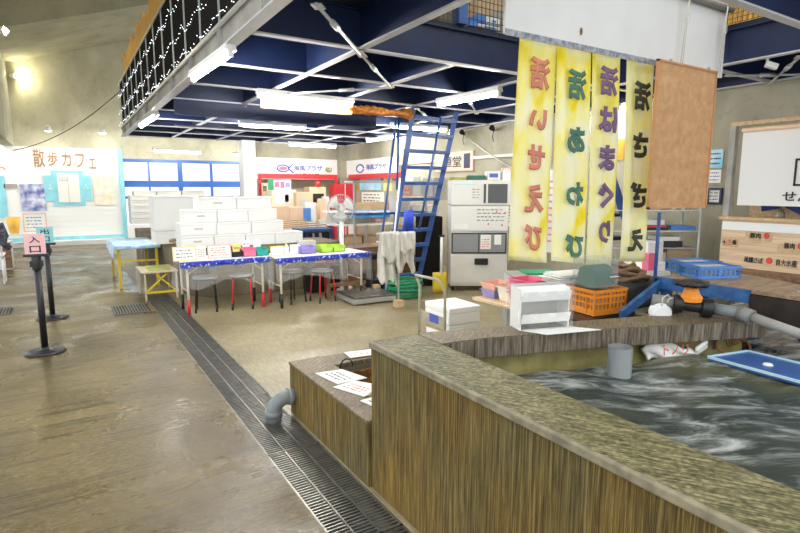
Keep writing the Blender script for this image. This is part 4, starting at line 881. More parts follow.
for rr, dy in ((.21, 0), (.20, -.04), (.13, -.055), (.07, -.06)): b.tube([(fc.x+rr*math.cos(q), fc.y+dy, fc.z+rr*math.sin(q)) for q in [2*PI*j/32 for j in range(33)]], .004, 5)
for k in range(36): a0 = 2*PI*k/36; b.tube([(fc.x+.04*math.cos(a0), fc.y-.062, fc.z+.04*math.sin(a0)), (fc.x+.14*math.cos(a0), fc.y-.055, fc.z+.14*math.sin(a0)), (fc.x+.21*math.cos(a0), fc.y, fc.z+.21*math.sin(a0)), (fc.x+.10*math.cos(a0), fc.y+.07, fc.z+.10*math.sin(a0))], .0022, 4)
b.build('guard', M['galv'], t)
# shelves area between fan and ladder
yS = 9.3
goods(350, 218, 370, 210, yS, 'tarp', 'bright blue sea-picture panel on the stall shelf, left', 'panel', 'sea_panel', .03, 'blue sea panels')
goods(371, 218, 390, 210, yS, 'tarp', 'bright blue sea-picture panel on the stall shelf, right', 'panel', 'sea_panel', .03, 'blue sea panels')
t = thing('stall_shelf', 'white stall table carrying the blue sea panels', 'table', (ony(338, 240, yS-.05).x, yS-.05, 0)); W = ony(392, 240, yS).x-t.location.x
for z in (.92, .50, ony(370, 210.6, yS+.2).z): b = B(); b.bx(0, W, 0, .7, z-.03, z+.0); b.build('shelf', M['white'], t)
b = B(); b.bx(0, W, .50, .52, .92, 1.15); b.build('rear_panel', M['paper'], t)
for x in (0, W*.5, W-.04): b = B(); b.bx(x, x+.04, 0, .04, 0, .9); b.build('leg', M['galv'], t)
goods(355, 211, 370, 203, yS+.2, 'card', 'brown carton above the blue sea panels', 'carton', 'carton', .3)
goods(366, 210, 391, 202, yS+.35, 'ply', 'long dark brown carton behind the ladder handrail', 'carton', 'carton', .3)
for i, (x0, y0, x1, y1, m) in enumerate(((342, 229, 352, 223, 'card'), (353, 229, 373, 223, 'card'), (376, 226, 388, 218, 'redpat'), (345, 241, 362, 235, 'card'), (364, 241, 376, 235, 'ply'))):
    goods(x0, y0, x1, y1, yS+.10, m, ['small carton on the stall table right of the fan', 'long flat carton on the stall table', 'red patterned card box near the ladder', 'flat carton on the lower shelf by the fan', 'brown flat carton on the lower shelf by the ladder'][i], 'carton', 'carton', .25, rest=.922 if i < 3 else .502)
b = None
# stained wall block behind the ladder foot, coloured darker to stand for shade
t = thing('concrete_plinth', 'stained concrete plinth, darkened for shade, behind the towels and hose', 'plinth', (3.95, 7.95, 0)); b = B(); b.bx(0, 1.75, 0, .6, 0, .62); b.build('block', M['brown'], t, .01)
for i, (x0, y0, x1, y1, m, lab) in enumerate(((402, 250, 414, 225, 'card', 'brown carton behind the blue ladder, lower left'), (412, 268, 430, 238, 'card', 'brown carton behind the lowest ladder rungs'), (414, 238, 425, 225, 'card', 'small brown carton beside the blue cloth'), (378, 262, 396, 247, 'card', 'brown carton on the plinth left of the towels'))):
    goods(x0, y0, x1, y1, 8.1, m, lab, 'carton', 'carton', .3, rest=.625 if i != 9 else None)

# extra tube lamps added to brighten the stalls
for (a, c, lab) in (((4.5, 12.0, 2.60), (5.7, 12.0, 2.60), 'added tube lamp inside the back stall'), ((5.9, 9.6, 2.66), (5.9, 10.8, 2.66), 'added tube lamp over the stall table near the right wall'), ((2.6, 9.25, 2.66), (3.8, 9.25, 2.66), 'added tube lamp above the styrofoam stack'), ((4.9, 8.1, 2.66), (6.1, 8.1, 2.66), 'added tube lamp above the back of the ice machine')):
    lamp(a, c, lab)
for x in (-1.6, -.2, 1.1):  # lamps added to brighten the cafe siding
    t = thing('fill_lamp', 'small added fill lamp washing the cafe siding, %s' % {-1.6: 'left', -.2: 'middle', 1.1: 'right'}[x], 'lamp', (x, YC-.9, 3.3)); b = B(); b.cyl((0, 0, 0), (0, .05, -.12), .05, .08, n=14); b.cyl((0, 0, 0), (0, .92, .02), .012, n=6); b.build('housing', M['white'], t); b = B(); b.cyl((0, .052, -.125), (0, .055, -.135), .07, n=14); b.build('bulb', M['warmw'], t)
# ================================================================== LADDER, TOWELS, ICE MACHINE
tl, tr = onz(413, 108, 2.75), onz(456, 113, 2.75)
bl, br = onz(378, 291), onz(418, 290)
bl.y = br.y = 7.0; bl.x = 4.12; br.x = 4.70; tl.x, tl.y = 4.38, 6.62; tr.x, tr.y = 5.24, 6.72
ax = 4.40
def lad(s, k): # s: -1 left, 1 right; k 0 bottom..1 top
    a, c = (bl, tl) if s < 0 else (br, tr); return a.lerp(c, k)
t = thing('blue_ladder', 'bright blue steel ladder stair rising to the mezzanine', 'ladder', (4.4, 7.0, 0)); o0 = Vector(t.location)
for s in (-1, 1): b = B(); b.beam(lad(s, 0)-o0, lad(s, 1.03)-o0, .022, .075); b.build('side_rail', M['blue'], t)
for k in range(11):
    f = (k+1)/11.6; a = lad(-1, f)-o0; c = lad(1, f)-o0
    b = B(); d = (c-a); n_ = Vector((0, 0, 1)).cross(d).normalized()*.075
    b.prism([a-n_, c-n_, c+n_, a+n_], (0, 0, .045)); b.build('tread', M['blue'], t)
for (x0, y0, x1, y1, yy) in ((396, 120, 379, 262, 6.5), (441, 116, 419, 230, 6.3), (399, 110, 397, 190, 6.7)):
    p = ony(x0, y0, yy)-o0; q = ony(x1, y1, yy)-o0; b = B(); b.cyl(p, q, .017, n=8); b.build('handrail', M['blue'], t)
# white pole leaning beside
p, q = ony(400, 178, 6.4), ony(391, 245, 6.4); t = thing('white_pole', 'white plastic pole leaning behind the towels', 'pole', q); b = B(); b.cyl((0, 0, -.3), p-q, .014, n=10); b.build('shaft', M['white'], t)
# rack with towels
def towel(px0, py0, px1, py1, Y_, lab, seed, taper=.25):
    X0, X1, z0, z1 = rect(px0, py1, px1, py0, Y_); t = thing('towel', lab, 'towel', (X0, Y_, z0), 0, 'pale towels hung by the ladder'); W, Hh = X1-X0, z1-z0
    def f(u, v):
        k = 1-v; w_ = W*(.75+.25*k*k) if taper else W
        return (W/2+(u-.5)*w_+.02*math.sin(v*7+seed)*k-.06*k*taper, .035*math.sin(u*14+seed)*(.4+.6*k), Hh*v+(.06*math.sin(u*9+seed)+.05*math.sin(u*23+seed))*k*.9)
    b = B(); b.slab(f, 34, 16, (0, .012, 0)); b.build('cloth', M['towel'], t)
    b = B(); b.slab(lambda u, v: (W*.15+u*W*.8, -.03-.02*math.sin(u*12+v*3)-.02*(1-v), Hh*(.45+.57*v)+.05*math.sin(u*8+seed)*(1-v)), 20, 10, (0, .012, 0)); b.build('front_fold', M['towel'], t)
towel(378, 232, 398, 284, 6.05, 'long pale towel hanging left of the ladder', 1)
towel(396, 232, 414, 269, 6.0, 'shorter pale towel hanging on the bar before the ladder', 2.4, 0)
a, c = ony(377, 233, 6.06), ony(415, 232, 6.06)
t = thing('towel_rail', 'thin metal stand holding the pale towels', 'rack', (a.x, 6.07, 0)); W = c.x-a.x
b = B(); b.cyl((0, 0, a.z-.01), (W, 0, a.z-.01), .012, n=8); b.build('bar', M['galv'], t)
x = ony(398.5, 260, 6.07).x-a.x
b = B(); b.cyl((x, 0, .03), (x, 0, a.z-.02), .014, n=8); b.build('upright', M['galv'], t); b = B(); b.bx(x-.05, x+.05, -.06, .06, 0, .10); b.build('foot_block', M['wood'], t)
# blue cloth bundle on the ladder
p = ony(408, 222, 6.2); t = thing('blue_gloves', 'bright blue bundle of gloves hanging on the ladder', 'gloves', p)
for k in range(4): b = B(); b.tube([(-.03+.025*k, 0, .16), (-.05+.035*k, -.02, .05), (-.06+.04*k, 0, -.10-.03*(k % 2))], .026, 8); b.build('glove', mat('royal_blue_rubber', (.03,.08,.62), .5) if k == 0 else bpy.data.materials['royal_blue_rubber'], t)
# items on shelf by ladder
goods(398, 207, 410, 196, 7.9, 'foamg', 'grey box on the shelf behind the upper ladder rungs', 'box', 'storage_box', .3, rest=1.20)
goods(412, 211, 440, 205, 8.0, 'paper', 'pale sheet pile behind the ladder', 'paper', 'paper_pile', .3)
t = thing('back_shelf', 'blue-edged shelf unit behind the ladder', 'shelf', (4.1, 7.98, .625)); b = B(); b.bx(0, 1.5, 0, .35, .54, .57); b.build('shelf_board', M['blue'], t)
for x in (0, 1.46): b = B(); b.bx(x, x+.03, 0, .03, 0, 1.1); b.build('upright', M['galv'], t)
b = B(); b.bx(0, 1.5, 0, .35, 1.08, 1.11); b.build('shelf_board', M['galv'], t)
for i, (x0, y0, x1, y1, m) in enumerate(((404, 196, 412, 182, 'redpat'), (413, 196, 421, 176, 'paper'), (422, 196, 433, 178, 'offw'), (434, 200, 447, 178, 'foamg'))):
    goods(x0, y0, x1, y1, 8.05, m, ['red speckled packet on the shelf behind the ladder', 'white packet on the shelf behind the ladder', 'pale carton on the shelf behind the ladder', 'grey carton beside the ice machine'][i], 'packet', 'packet', .25, 'packets behind the ladder')
# dark sack and tools left of the machine
t = thing('dark_cabinet', 'dark grey cabinet in the gap between ladder and ice machine', 'cabinet', (4.95, 7.2, 0), -.3); b = B(); b.bx(0, .35, 0, .4, 0, 1.15); b.build('body', M['rail'], t, .01)
g = onz(441, 287); a = ony(441, 283, 6.5)
t = thing('shovel', 'white handled shovel standing beside the ice machine', 'shovel', (a.x, 6.5, 0)); zt_ = ony(441, 237, 6.5).z
b = B(); b.cyl((0, 0, .3), (0, 0, zt_), .020, n=10); b.build('handle', M['white'], t); b = B(); b.bx(-.05, .05, -.01, .01, zt_, zt_+.03); b.build('grip', M['black'], t); b = B(); b.slab(lambda u, v: (-.13+.22*u, .03*math.cos(u*PI), .02+v*.32), 8, 4, (0, .012, 0)); b.build('blade', M['yellow'], t)
# ice machine
gl = onz(450, 291); t = thing('ice_machine', 'large stainless ice machine with storage bin and dark window', 'ice machine', (gl.x, gl.y, 0), -TH)
sc = 533/((gl.x*FW[0]+gl.y*FW[1]-1.6*FW[2])*1.0)   # pixels per metre at the machine
S = .01/1*100/sc
W = 56/sc; D = .62
def zz(y): 
    p = ony(470, y, gl.y-.15*0); r_ = ray(478, y); k = (gl.y/1.0); tt = (gl.x*math.sin(TH)+gl.y*math.cos(TH))/(r_[0]*math.sin(TH)+r_[1]*math.cos(TH)); return H+r_[2]*tt
zb0, zb1, zm, zt2 = zz(286), zz(231.5), zz(205.5), zz(180)
b = B(); b.bx(0, W, 0, D, zb0+.0, zb1); b.build('storage_bin', M['stainless'], t, .012)
b = B(); b.bx(.0, W, -.015, D, zb1+.006, zm-.004); b.build('control_section', M['machine'], t, .01)
b = B(); b.bx(0, W+.03, -.02, D, zm+.004, zt2); b.build('top_unit', M['machine'], t, .015)
for x, y in ((.05, .05), (W-.05, .05), (.05, D-.05), (W-.05, D-.05)): b = B(); b.cyl((x, y, 0), (x, y, zb0), .02, n=8); b.build('foot', M['black'], t)
zw0, zw1 = zz(252), zz(234)
b = B(); b.bx(.01, W-.02, -.03, -.002, zw0-.02, zw1+.02); b.build('window_frame', M['black'], t, .006)
b = B(); b.bx(.03, W*.48, -.036, -.031, zw0, zw1); b.build('window_pane', M['slate'], t); b = B(); b.bx(W*.50, W-.04, -.036, -.031, zw0, zw1); b.build('window_pane', M['slate'], t)
b = B(); b.bx(W*.52, W*.70, -.040, -.037, zw0+.05, zw1-.01); b.build('notice', M['paper'], t); b = B(); b.bx(W*.76, W*.88, -.040, -.037, zw0+.12, zw1-.01); b.build('notice', M['paper'], t)
b = B(); marks(b, (W*.54, -.042, zw0+.07), EX, EZ, W*.13, .15, 4, 3, 2, 0); b.build('notice_print', M['redink'], t, fix=False)
b = B(); b.bx(.0, W, -.022, -.001, zz(283), zz(254)); b.build('bin_door', M['stainless'], t, .008)
b = B(); b.bx(W*.42, W*.66, -.055, -.022, zz(264.5), zz(258)); b.build('handle', M['black'], t, .012)
b = B(); b.bx(W*.53, W*.97, -.028, -.020, zz(203), zz(184)); b.build('vent_grille', M['darkglass'], t)
b = B(); b.bx(W*.53, W*.555, -.035, -.028, zz(203), zz(184)); b.bx(W*.60, W*.63, -.035, -.028, zz(203), zz(184)); b.build('vent_bar', M['machine'], t)
b = B(); b.bx(W*.05, W*.42, -.024, -.020, zz(184.6), zz(184)); b.build('blue_line', M['cyan'], t)
b = B(); marks(b, (W*.36, -.024, zz(199)), EX, EZ, W*.13, zz(188)-zz(199), 4, 2, 9, 0); b.build('label_print', M['slate'], t, fix=False)
b = B(); marks(b, (W*.45, -.019, zz(222)), EX, EZ, W*.5, zz(208)-zz(222), 4, 6, 12, 0); b.build('label_print', M['slate'], t, fix=False)
for x, y in ((.64, 225), (.78, 213), (.93, 214), (.88, 226)): b = B(); b.bx(W*x, W*x+.02, -.020, -.016, zz(y), zz(y)+.03); b.build('sticker', M['redink'], t)
b = B(); b.bx(W*.05, W*.3, -.019, -.016, zz(229), zz(224)); b.build('name_plate', M['paper'], t)
# clutter on the ice machine
zt_ = zt2+.002
mloc = Vector(t.location); rxm = Vector((math.cos(TH), -math.sin(TH), 0)); fym = Vector((math.sin(TH), math.cos(TH), 0))
for i, (u0, u1, h_, m, lab) in enumerate(((-.02, .28, .045, 'leaf', 'flat green packet on the left of the ice machine top'), (.30, .62, .07, 'dgreen', 'dark green flat case on top of the ice machine'), (.64, .88, .14, 'offw', 'small white carton with blue print on top of the ice machine'), (.90, 1.06, .15, 'foam', 'white box at the right end of the ice machine top'))):
    t = thing('carton', lab, 'carton', mloc+rxm*(W*u0)+fym*.1+EZ*zt_, -TH); b = B(); b.bx(0, W*(u1-u0)-.01, 0, .3, 0, h_); b.build('carton_body', M[m], t, .005)
    if i == 2: b = B(); b.bx(.03, W*(u1-u0)-.05, -.004, 0, .04, .10); b.build('label', M['blueink'], t)
# wooden sign on the right wall
t, W2, Hh = posterx((437, 154, 475, 172), 'peachp', 'long pinkish wooden signboard with black characters on the right wall', 'sign', 'shop_sign', th=.05)
t.children[0].data.materials[0] = mat('pinkish_wood', (.80,.60,.48), .6, var=.1)
txt('恒堂', (-.052, -W2*.22, Hh*.2), EYm, EZ, W2*.50, Hh*.58, M['ink'], t, .01)
b = B(); b.bx(-.054, -.051, -W2*.93, -W2*.78, Hh*.12, Hh*.88); b.build('blue_panel', M['navy'], t)
posterx((501, 168, 519, 193), 'redpat', 'red speckled poster right of the ice machine')
posterx((506, 195, 519, 226), 'paper', 'white notices on the wall behind the first banner', mk=1, rows=8)
posterx((546, 170, 556, 252), 'paper', 'tall white notice with red marks seen between the first two banners', mk=1, rows=10, mm='pinkp')
posterx((614, 140, 625, 160), 'orange', 'orange poster with a blue oval seen between the third and fourth banners')
# cream conduit diag
p, q = onz(464, 136, 2.45), onz(515, 166, 2.2)
a, c = onx(465, 136, XR-.08), onx(516, 170, XR-.08); t = thing('power_cord', 'pale cord running slantwise down the right wall', 'cord', a); b = B(); b.tube([(c-a)*k/6-EZ*.03*math.sin(PI*k/6) for k in range(7)], .012, 6); b.build('wire', M['rope'], t)

# ================================================================== FLOOR THINGS IN FRONT
# platform scale
q = [onz(375, 304), onz(397, 300), onz(382, 293), onz(349, 294)]
t = thing('platform_scale', 'grey metal platform scale on the floor beside the tables', 'scale', (3.28, 6.42, 0), -.05); W, D = .66, .62
b = B(); b.bx(0, W, 0, D, .02, .085); b.build('base', M['galv'], t, .008); b = B(); b.bx(.01, W-.01, .01, D-.01, .09, .12); b.build('platform', M['steel'], t, .006)
b = B(); b.bx(W-.08, W+.02, D-.1, D, .0, .16); b.build('corner_block', M['wood'], t)
# dark machine behind the scale
t = thing('black_pump', 'black pump with orange cap between the scale and towels', 'pump', (3.9, 7.05, 0)); b = B(); b.bx(0, .45, 0, .3, 0, .22); b.build('base', M['black'], t, .02); b = B(); b.cyl((-.25, .1, .62), (.3, .1, .55), .06, n=14); b.build('motor', M['black'], t); b = B(); b.cyl((.1, .12, .2), (.05, .12, .56), .03, n=10); b.build('stand', M['black'], t); b = B(); b.cyl((-.3, .1, .63), (-.25, .1, .62), .065, n=14); b.build('cap', M['orange'], t)
# green hose coil
g = onz(420, 300); t = thing('hose_coil', 'coiled green garden hose on the floor under the ladder', 'hose', (4.22, 6.62, 0)); pts = []
for k in range(240):
    a = k*2*PI/24; n_ = k/24; r_ = .27+.02*math.sin(n_*3.1)+.015*math.sin(a*2+n_); pts.append((r_*math.cos(a)+.02*math.sin(n_*2), r_*.9*math.sin(a), .02+.026*n_+.01*math.sin(a*3+n_*2)))
b = B(); b.tube(pts, .013, 7); b.build('tube', M['green'], t)
# hand truck
t = thing('hand_truck', 'beige metal trolley handle with a worn crossplate and blue sticker', 'trolley', (3.28, 4.78, 0), 0)
L0, R0 = Vector((3.17, 4.80, 0)), Vector((3.42, 4.45, 0))
lt = ony(415, 277, 4.80); rt_ = onz(445, 300, .42)
base = Vector((3.28, 4.78, 0)); a0 = ony(418.5, 336, 4.8); 
L0 = onz(418.5, 356); R0 = onz(444.5, 362)
def at(x, y, P): # point above the floor point P seen at row y
    r_ = ray(x, y); k = (P.x*FW[0]+P.y*FW[1])/(r_[0]*FW[0]+r_[1]*FW[1]); return Vector((r_[0]*k, r_[1]*k, H+r_[2]*k))
Lh, Lk, Rk, Rh = at(415.5, 275, L0), at(420, 287, L0), at(445, 292, R0), at(437, 279.5, R0)
b = B(); b.tube([p_-base for p_ in (L0+EZ*.02, Lk, at(418, 280, L0), Lh, Lh.lerp(Rh, .5), Rh, at(441, 283, R0), Rk, R0+EZ*.02)], .014, 10); b.build('handle_frame', M['beigem'], t)
pa, pb, pc, pd = at(419.5, 309, L0), at(444.5, 318, R0), at(444.5, 331, R0), at(419.5, 322, L0)
nrm = Vector((-math.sin(TH), -math.cos(TH), 0))*.004
b = B(); b.prism([p_-base for p_ in (pa, pb, pc, pd)], nrm); b.build('crossplate', M['beigem'], t)
b = B(); b.prism([p_-base+nrm*1.5 for p_ in (pa.lerp(pb, .40), pa.lerp(pb, .76), pc.lerp(pd, .24).lerp(pa.lerp(pb, .76), .35), pc.lerp(pd, .60).lerp(pa.lerp(pb, .4), .35))], nrm*.5); b.build('sticker', M['blueink'], t)
b = B(); b.beam(pd-base, pc-base, .02, .025); b.build('lower_bar', M['ply'], t)
b = B(); b.prism([p_-base for p_ in (L0+EZ*.004, R0+EZ*.004, R0+Vector((.45, .35, .004)), L0+Vector((.45, .35, .004)))], (0, 0, .02)); b.build('deck', M['beigem'], t)
# styrofoam boxes behind the tank corner
t1 = foambox(3.17, 4.13, .03, .38, .44, .21, 'lower white styrofoam box on the trolley behind the tank corner', 'white styrofoam boxes on the trolley', hole=False, rz=-.05)
t1 = foambox(3.165, 4.125, .245, .39, .46, .175, 'upper white styrofoam box on the trolley behind the tank corner', 'white styrofoam boxes on the trolley', lid=.06, hole=False, rz=-.05)
# wooden bench with stacked baskets
p, q = onz(472, 297, .46), onz(522, 309.5, .46)
d = (q-p).normalized(); rzb = math.atan2(d.y, d.x)
t = thing('wooden_bench', 'low wooden plank bench behind the white booklet stand', 'bench', (p.x, p.y, 0), rzb)
b = B(); b.bx(0, 1.05, 0, .42, .43, .46); b.build('plank', M['woodx'], t, .004)
for x in (.42, .93): b = B(); b.bx(x, x+.06, .04, .38, .0, .43); b.build('leg', M['galv'], t); 
b = B(); b.bx(.45, .96, .18, .24, .12, .17); b.build('stretcher', M['galv'], t)
def basket(p, w, d_, h_, m, lab, n=1, slots=True, grp=None, rz=0):
    t = thing('plastic_basket', lab, 'basket', p, rz, grp)
    b = B(); th = .006; tp = .02
    def wall(pts0, pts1): b.prism([Vector(pts0[0]), Vector(pts0[1]), Vector(pts1[1]), Vector(pts1[0])], (0, 0, 0.0001))
    o_ = [(tp, tp, 0), (w-tp, tp, 0), (w-tp, d_-tp, 0), (tp, d_-tp, 0)]; u_ = [(0, 0, h_), (w, 0, h_), (w, d_, h_), (0, d_, h_)]
    i_ = [(tp+th, tp+th, th), (w-tp-th, tp+th, th), (w-tp-th, d_-tp-th, th), (tp+th, d_-tp-th, th)]; v_ = [(th, th, h_), (w-th, th, h_), (w-th, d_-th, h_), (th, d_-th, h_)]
    b.add(o_+u_+i_+v_, [(0,3,2,1)]+[(k, (k+1)%4, 4+(k+1)%4, 4+k) for k in range(4)]+[(8, 9, 10, 11)]+[(8+(k+1)%4, 8+k, 12+k, 12+(k+1)%4) for k in range(4)]+[(4+k, 4+(k+1)%4, 12+(k+1)%4, 12+k) for k in range(4)])
    b.build('shell', M[m], t, fix=True)
    b = B(); e = .012; b.bx(-e, w+e, -e, th, h_-.012, h_); b.bx(-e, w+e, d_-th, d_+e, h_-.012, h_); b.bx(-e, th, 0, d_, h_-.012, h_); b.bx(w-th, w+e, 0, d_, h_-.012, h_); b.build('rim', M[m], t)
    return t
def bpos(u, v, z=.462): return (p.x+math.cos(rzb)*u-math.sin(rzb)*v, p.y+math.sin(rzb)*u+math.cos(rzb)*v, z)
basket(bpos(.03, .1), .20, .24, .09, 'lilac', 'lilac basket under the peach basket on the bench', grp='baskets on the bench', rz=rzb)
basket(bpos(.025, .1, .500), .21, .25, .12, 'peachp', 'peach basket nested in the lilac basket on the bench', grp='baskets on the bench', rz=rzb)
basket(bpos(.27, .10), .24, .26, .15, 'cream', 'cream basket in the middle of the bench', grp='baskets on the bench', rz=rzb)
for k in range(5): basket(bpos(.47, .06, .462+.034*k), .30, .26, .13, 'pinkp', 'hot pink basket in the nested stack on the bench, %s' % ['lowest', 'second up', 'middle', 'second from top', 'topmost'][k], grp='hot pink baskets stacked on the bench', rz=rzb)
# booklet stand in clear plastic
a, c = onz(513, 329, .815), onz(566, 325.5, .815)
t = thing('booklet_stand', 'white two-tier paper stand wrapped in clear plastic on the tank wall', 'stand', (a.x+.02, a.y-.02, .812), math.atan2(c.y-a.y, c.x-a.x)*.9)
W = (c-a).length*.93; Hh = .245
b = B(); b.bx(0, W, .10, .105, 0, Hh); b.build('back_panel', M['foamg'], t)
for x in (0, W-.006): b = B(); b.bx(x, x+.006, -.02, .10, 0, Hh*.96); b.build('side_panel', M['paper'], t)
for z in (.04, .165): b = B(); b.prism([(.004, -.045, z+.055), (.004, -.03, z), (.004, -.024, z), (.004, -.039, z+.055)], (W-.008, 0, 0)); b.build('slanted_shelf', M['paper'], t); b = B(); b.bx(.005, W-.005, -.02, .09, z-.002, z+.002); b.build('shelf_floor', M['foamg'], t)
b = B(); b.prism([(.0, -.025, Hh*.8), (0, .03, Hh*.98), (0, .035, Hh*.98), (0, -.02, Hh*.79)], (W, 0, 0)); b.build('top_flap', M['paper'], t)
b = B(); b.slab(lambda u, v: (-.015+u*(W+.03), -.045+.008*math.sin(u*19+v*8), v*(Hh+.02)), 20, 8, (0, .001, 0)); b.build('plastic_wrap', M['clear'], t)
b = B(); b.slab(lambda u, v: (-.02+.01*math.sin(v*14), -.04+u*.15, v*(Hh+.02)), 6, 8, (.001, 0, 0)); b.build('plastic_wrap', M['clear'], t)
b = B(); b.prism([(-.0, -.02, 0), (W, -.02, 0), (W+.14, -.13, 0), (.10, -.14, 0)], (0, 0, .004)); o = b.build('base_sheet', M['paper'], t)

# black net pallet, orange crate, clear case
def crate(p, w, d_, h_, m, lab, rz, grp=None):
    t = thing('plastic_crate', lab, 'crate', p, rz, grp); e = .012
    b = B(); b.bx(0, w, 0, d_, 0, .012)
    def side(x0, y0, x1, y1):
        dv = Vector((x1-x0, y1-y0, 0)); L_ = dv.length; dv.normalize(); P = Vector((x0, y0, 0)); n_ = int(L_/.035)
        b.beam(P+EZ*h_*.12, P+dv*L_+EZ*h_*.12, .012, h_*.24); b.beam(P+EZ*(h_*.72), P+dv*L_+EZ*(h_*.72), .012, h_*.10); b.beam(P+EZ*(h_*.93), P+dv*L_+EZ*(h_*.93), .016, h_*.14); b.beam(P+EZ*(h_*.45), P+dv*L_+EZ*(h_*.45), .010, h_*.07)
        for k in range(n_+1): b.beam(P+dv*(L_*k/n_), P+dv*(L_*k/n_)+EZ*h_, .008 if k % 4 else .022, .010)
    side(0, 0, w, 0); side(w, 0, w, d_); side(w, d_, 0, d_); side(0, d_, 0, 0)
    b.build('lattice', M[m], t)
    b = B(); b.bx(-.01, w+.01, -.012, .004, h_-.016, h_); b.bx(-.01, w+.01, d_-.004, d_+.012, h_-.016, h_); b.bx(-.012, .004, 0, d_, h_-.016, h_); b.bx(w-.004, w+.012, 0, d_, h_-.016, h_); b.build('rim', M[m], t)
    b = B(); b.bx(.014, w-.014, .014, d_-.014, .013, h_*.86); b.build('contents', M['ply' if m == 'orange' else 'foamg'], t)
    return t
cr = at(592, 317.5, Vector((3.0, 2.6, 0)))
Pc = Vector((onz(594, 320, .72).x, onz(594, 320, .72).y, .72))
t = thing('crate_stand', 'dark low stand under the orange crate beside the tank wall', 'stand', (2.95, 2.36, 0), 0)
b = B(); b.bx(0, .60, .0, .62, .66, .70); b.build('platform', M['black'], t)
for x in (0, .54): b = B(); b.bx(x, x+.06, .03, .58, 0, .66); b.build('leg', M['black'], t)
rzc = math.radians(-7)
crate((3.13, 2.40, .705), .30, .50, .185, 'orange', 'orange slotted plastic crate behind the tank wall', rzc)
p_ = Vector((3.13, 2.40, .705)); cs, sn = math.cos(rzc), math.sin(rzc)
t = thing('clear_case', 'clear plastic case holding a dark green cloth on the orange crate', 'case', (3.16, 2.45, .893), rzc)
b = B(); w_, d_, h_ = .25, .20, .205; b.bx(0, w_, 0, d_, 0, .004); b.bx(0, w_, 0, .003, 0, h_); b.bx(0, w_, d_-.003, d_, 0, h_); b.bx(0, .003, 0, d_, 0, h_); b.bx(w_-.003, w_, 0, d_, 0, h_); b.bx(0, w_, 0, d_, h_, h_+.003); b.build('case_shell', M['casep'], t)
b = B(); b.prism([(.03, .02+.16*(.5-.5*math.cos(PI*k/10)), .005+.15*math.sin(PI*k/10)**.5) for k in range(11)], (.19, 0, 0)); b.build('green_cloth', M['dgreen'], t)
b = B(); b.bx(.17, .26, -.003, 0, .07, .075); b.build('latch', M['paper'], t)
t = thing('sheet_pile', 'white paper sheets heaped on the far end of the orange crate', 'sheets', (3.10, 2.68, .892), -.12)
b = B()
for k in range(8): b.bx(.02*math.sin(k*3), .30+.03*math.sin(k*2), 0, .22, .009*k, .005+.009*k, Matrix.Rotation(.12*math.sin(k*5), 4, 'Z'))
b.build('sheets', M['paper'], t)
# papers and covers behind the pink baskets
a = onz(515, 277, .645); t = thing('side_cabinet', 'pale grey low cabinet behind the hot pink baskets', 'cabinet', (a.x, a.y, 0), -.5); w_ = (onz(560, 275, .645)-a).length
b = B(); b.bx(0, w_, 0, .45, 0, .63); b.build('body', M['foamg'], t); b = B(); b.bx(-.01, w_+.01, -.01, .46, .63, .645); b.build('top', M['pole'], t)
b = B(); b.bx(w_*.3, w_*.95, .12, .42, .646, .665, Matrix.Translation(a-EZ*a.z)@Matrix.Rotation(-.5, 4, 'Z')); tag(b.build('green_sheet', M['green']), 'green folded sheet on the pale cabinet under the first two banners', 'sheet')

# ================================================================== WHITE BOARD, BANNERS, CORK BOARD
YBd = 2.80
bp = ony(505, 33, YBd); bq = ony(722, 77, YBd)
t = thing('hanging_board', 'large white board hung from the mezzanine over the tank', 'board', (bp.x, YBd, bp.z)); W = bq.x-bp.x; Hh = ony(727, 14, YBd).z-bp.z
b = B(); b.bx(0, W, 0, .02, 0, Hh+.12); b.build('panel', M['offw'], t)
b = B(); b.bx(0, W*.78, -.006, .0, -.012, .03); b.build('worn_edge', mat('worn_edge', (.45,.47,.52), .6, var=.6, vscale=25), t)
k = ony(581, 31.5, YBd)-Vector(t.location); b = B(); b.lathe([(0, .004), (.012, .003), (.014, 0)], (0, 0, 0), 12); o = b.build('rust_spot', M['rust'], t); o.location = (k.x, -.002, k.z); o.rotation_euler = (PI/2, 0, 0); o.scale = (1.1, 2, 1)
b = B(); b.cyl((W*.45, -.03, Hh+.03), (W+.02, -.03, Hh+.03), .028, n=14); b.build('top_pole', M['pole'], t)
for x in (W*.735, W*.955):
    b = B(); b.tube([(x, -.065, Hh+.03), (x-.01, -.05, Hh*.7), (x-.03, -.04, .02)], .004, 5); b.build('rope', M['rope'], t)
    b = B(); b.tube([(x+.005, -.065, Hh+.03), (x+.01, -.05, Hh*.7), (x+.0, -.04, -.02)], .004, 5); b.tube([(x+.01+.035*math.sin(q), -.05, Hh*.72+.05*math.cos(q)) for q in [2*PI*j/12 for j in range(13)]], .003, 5); b.build('rope', M['rope'], t)
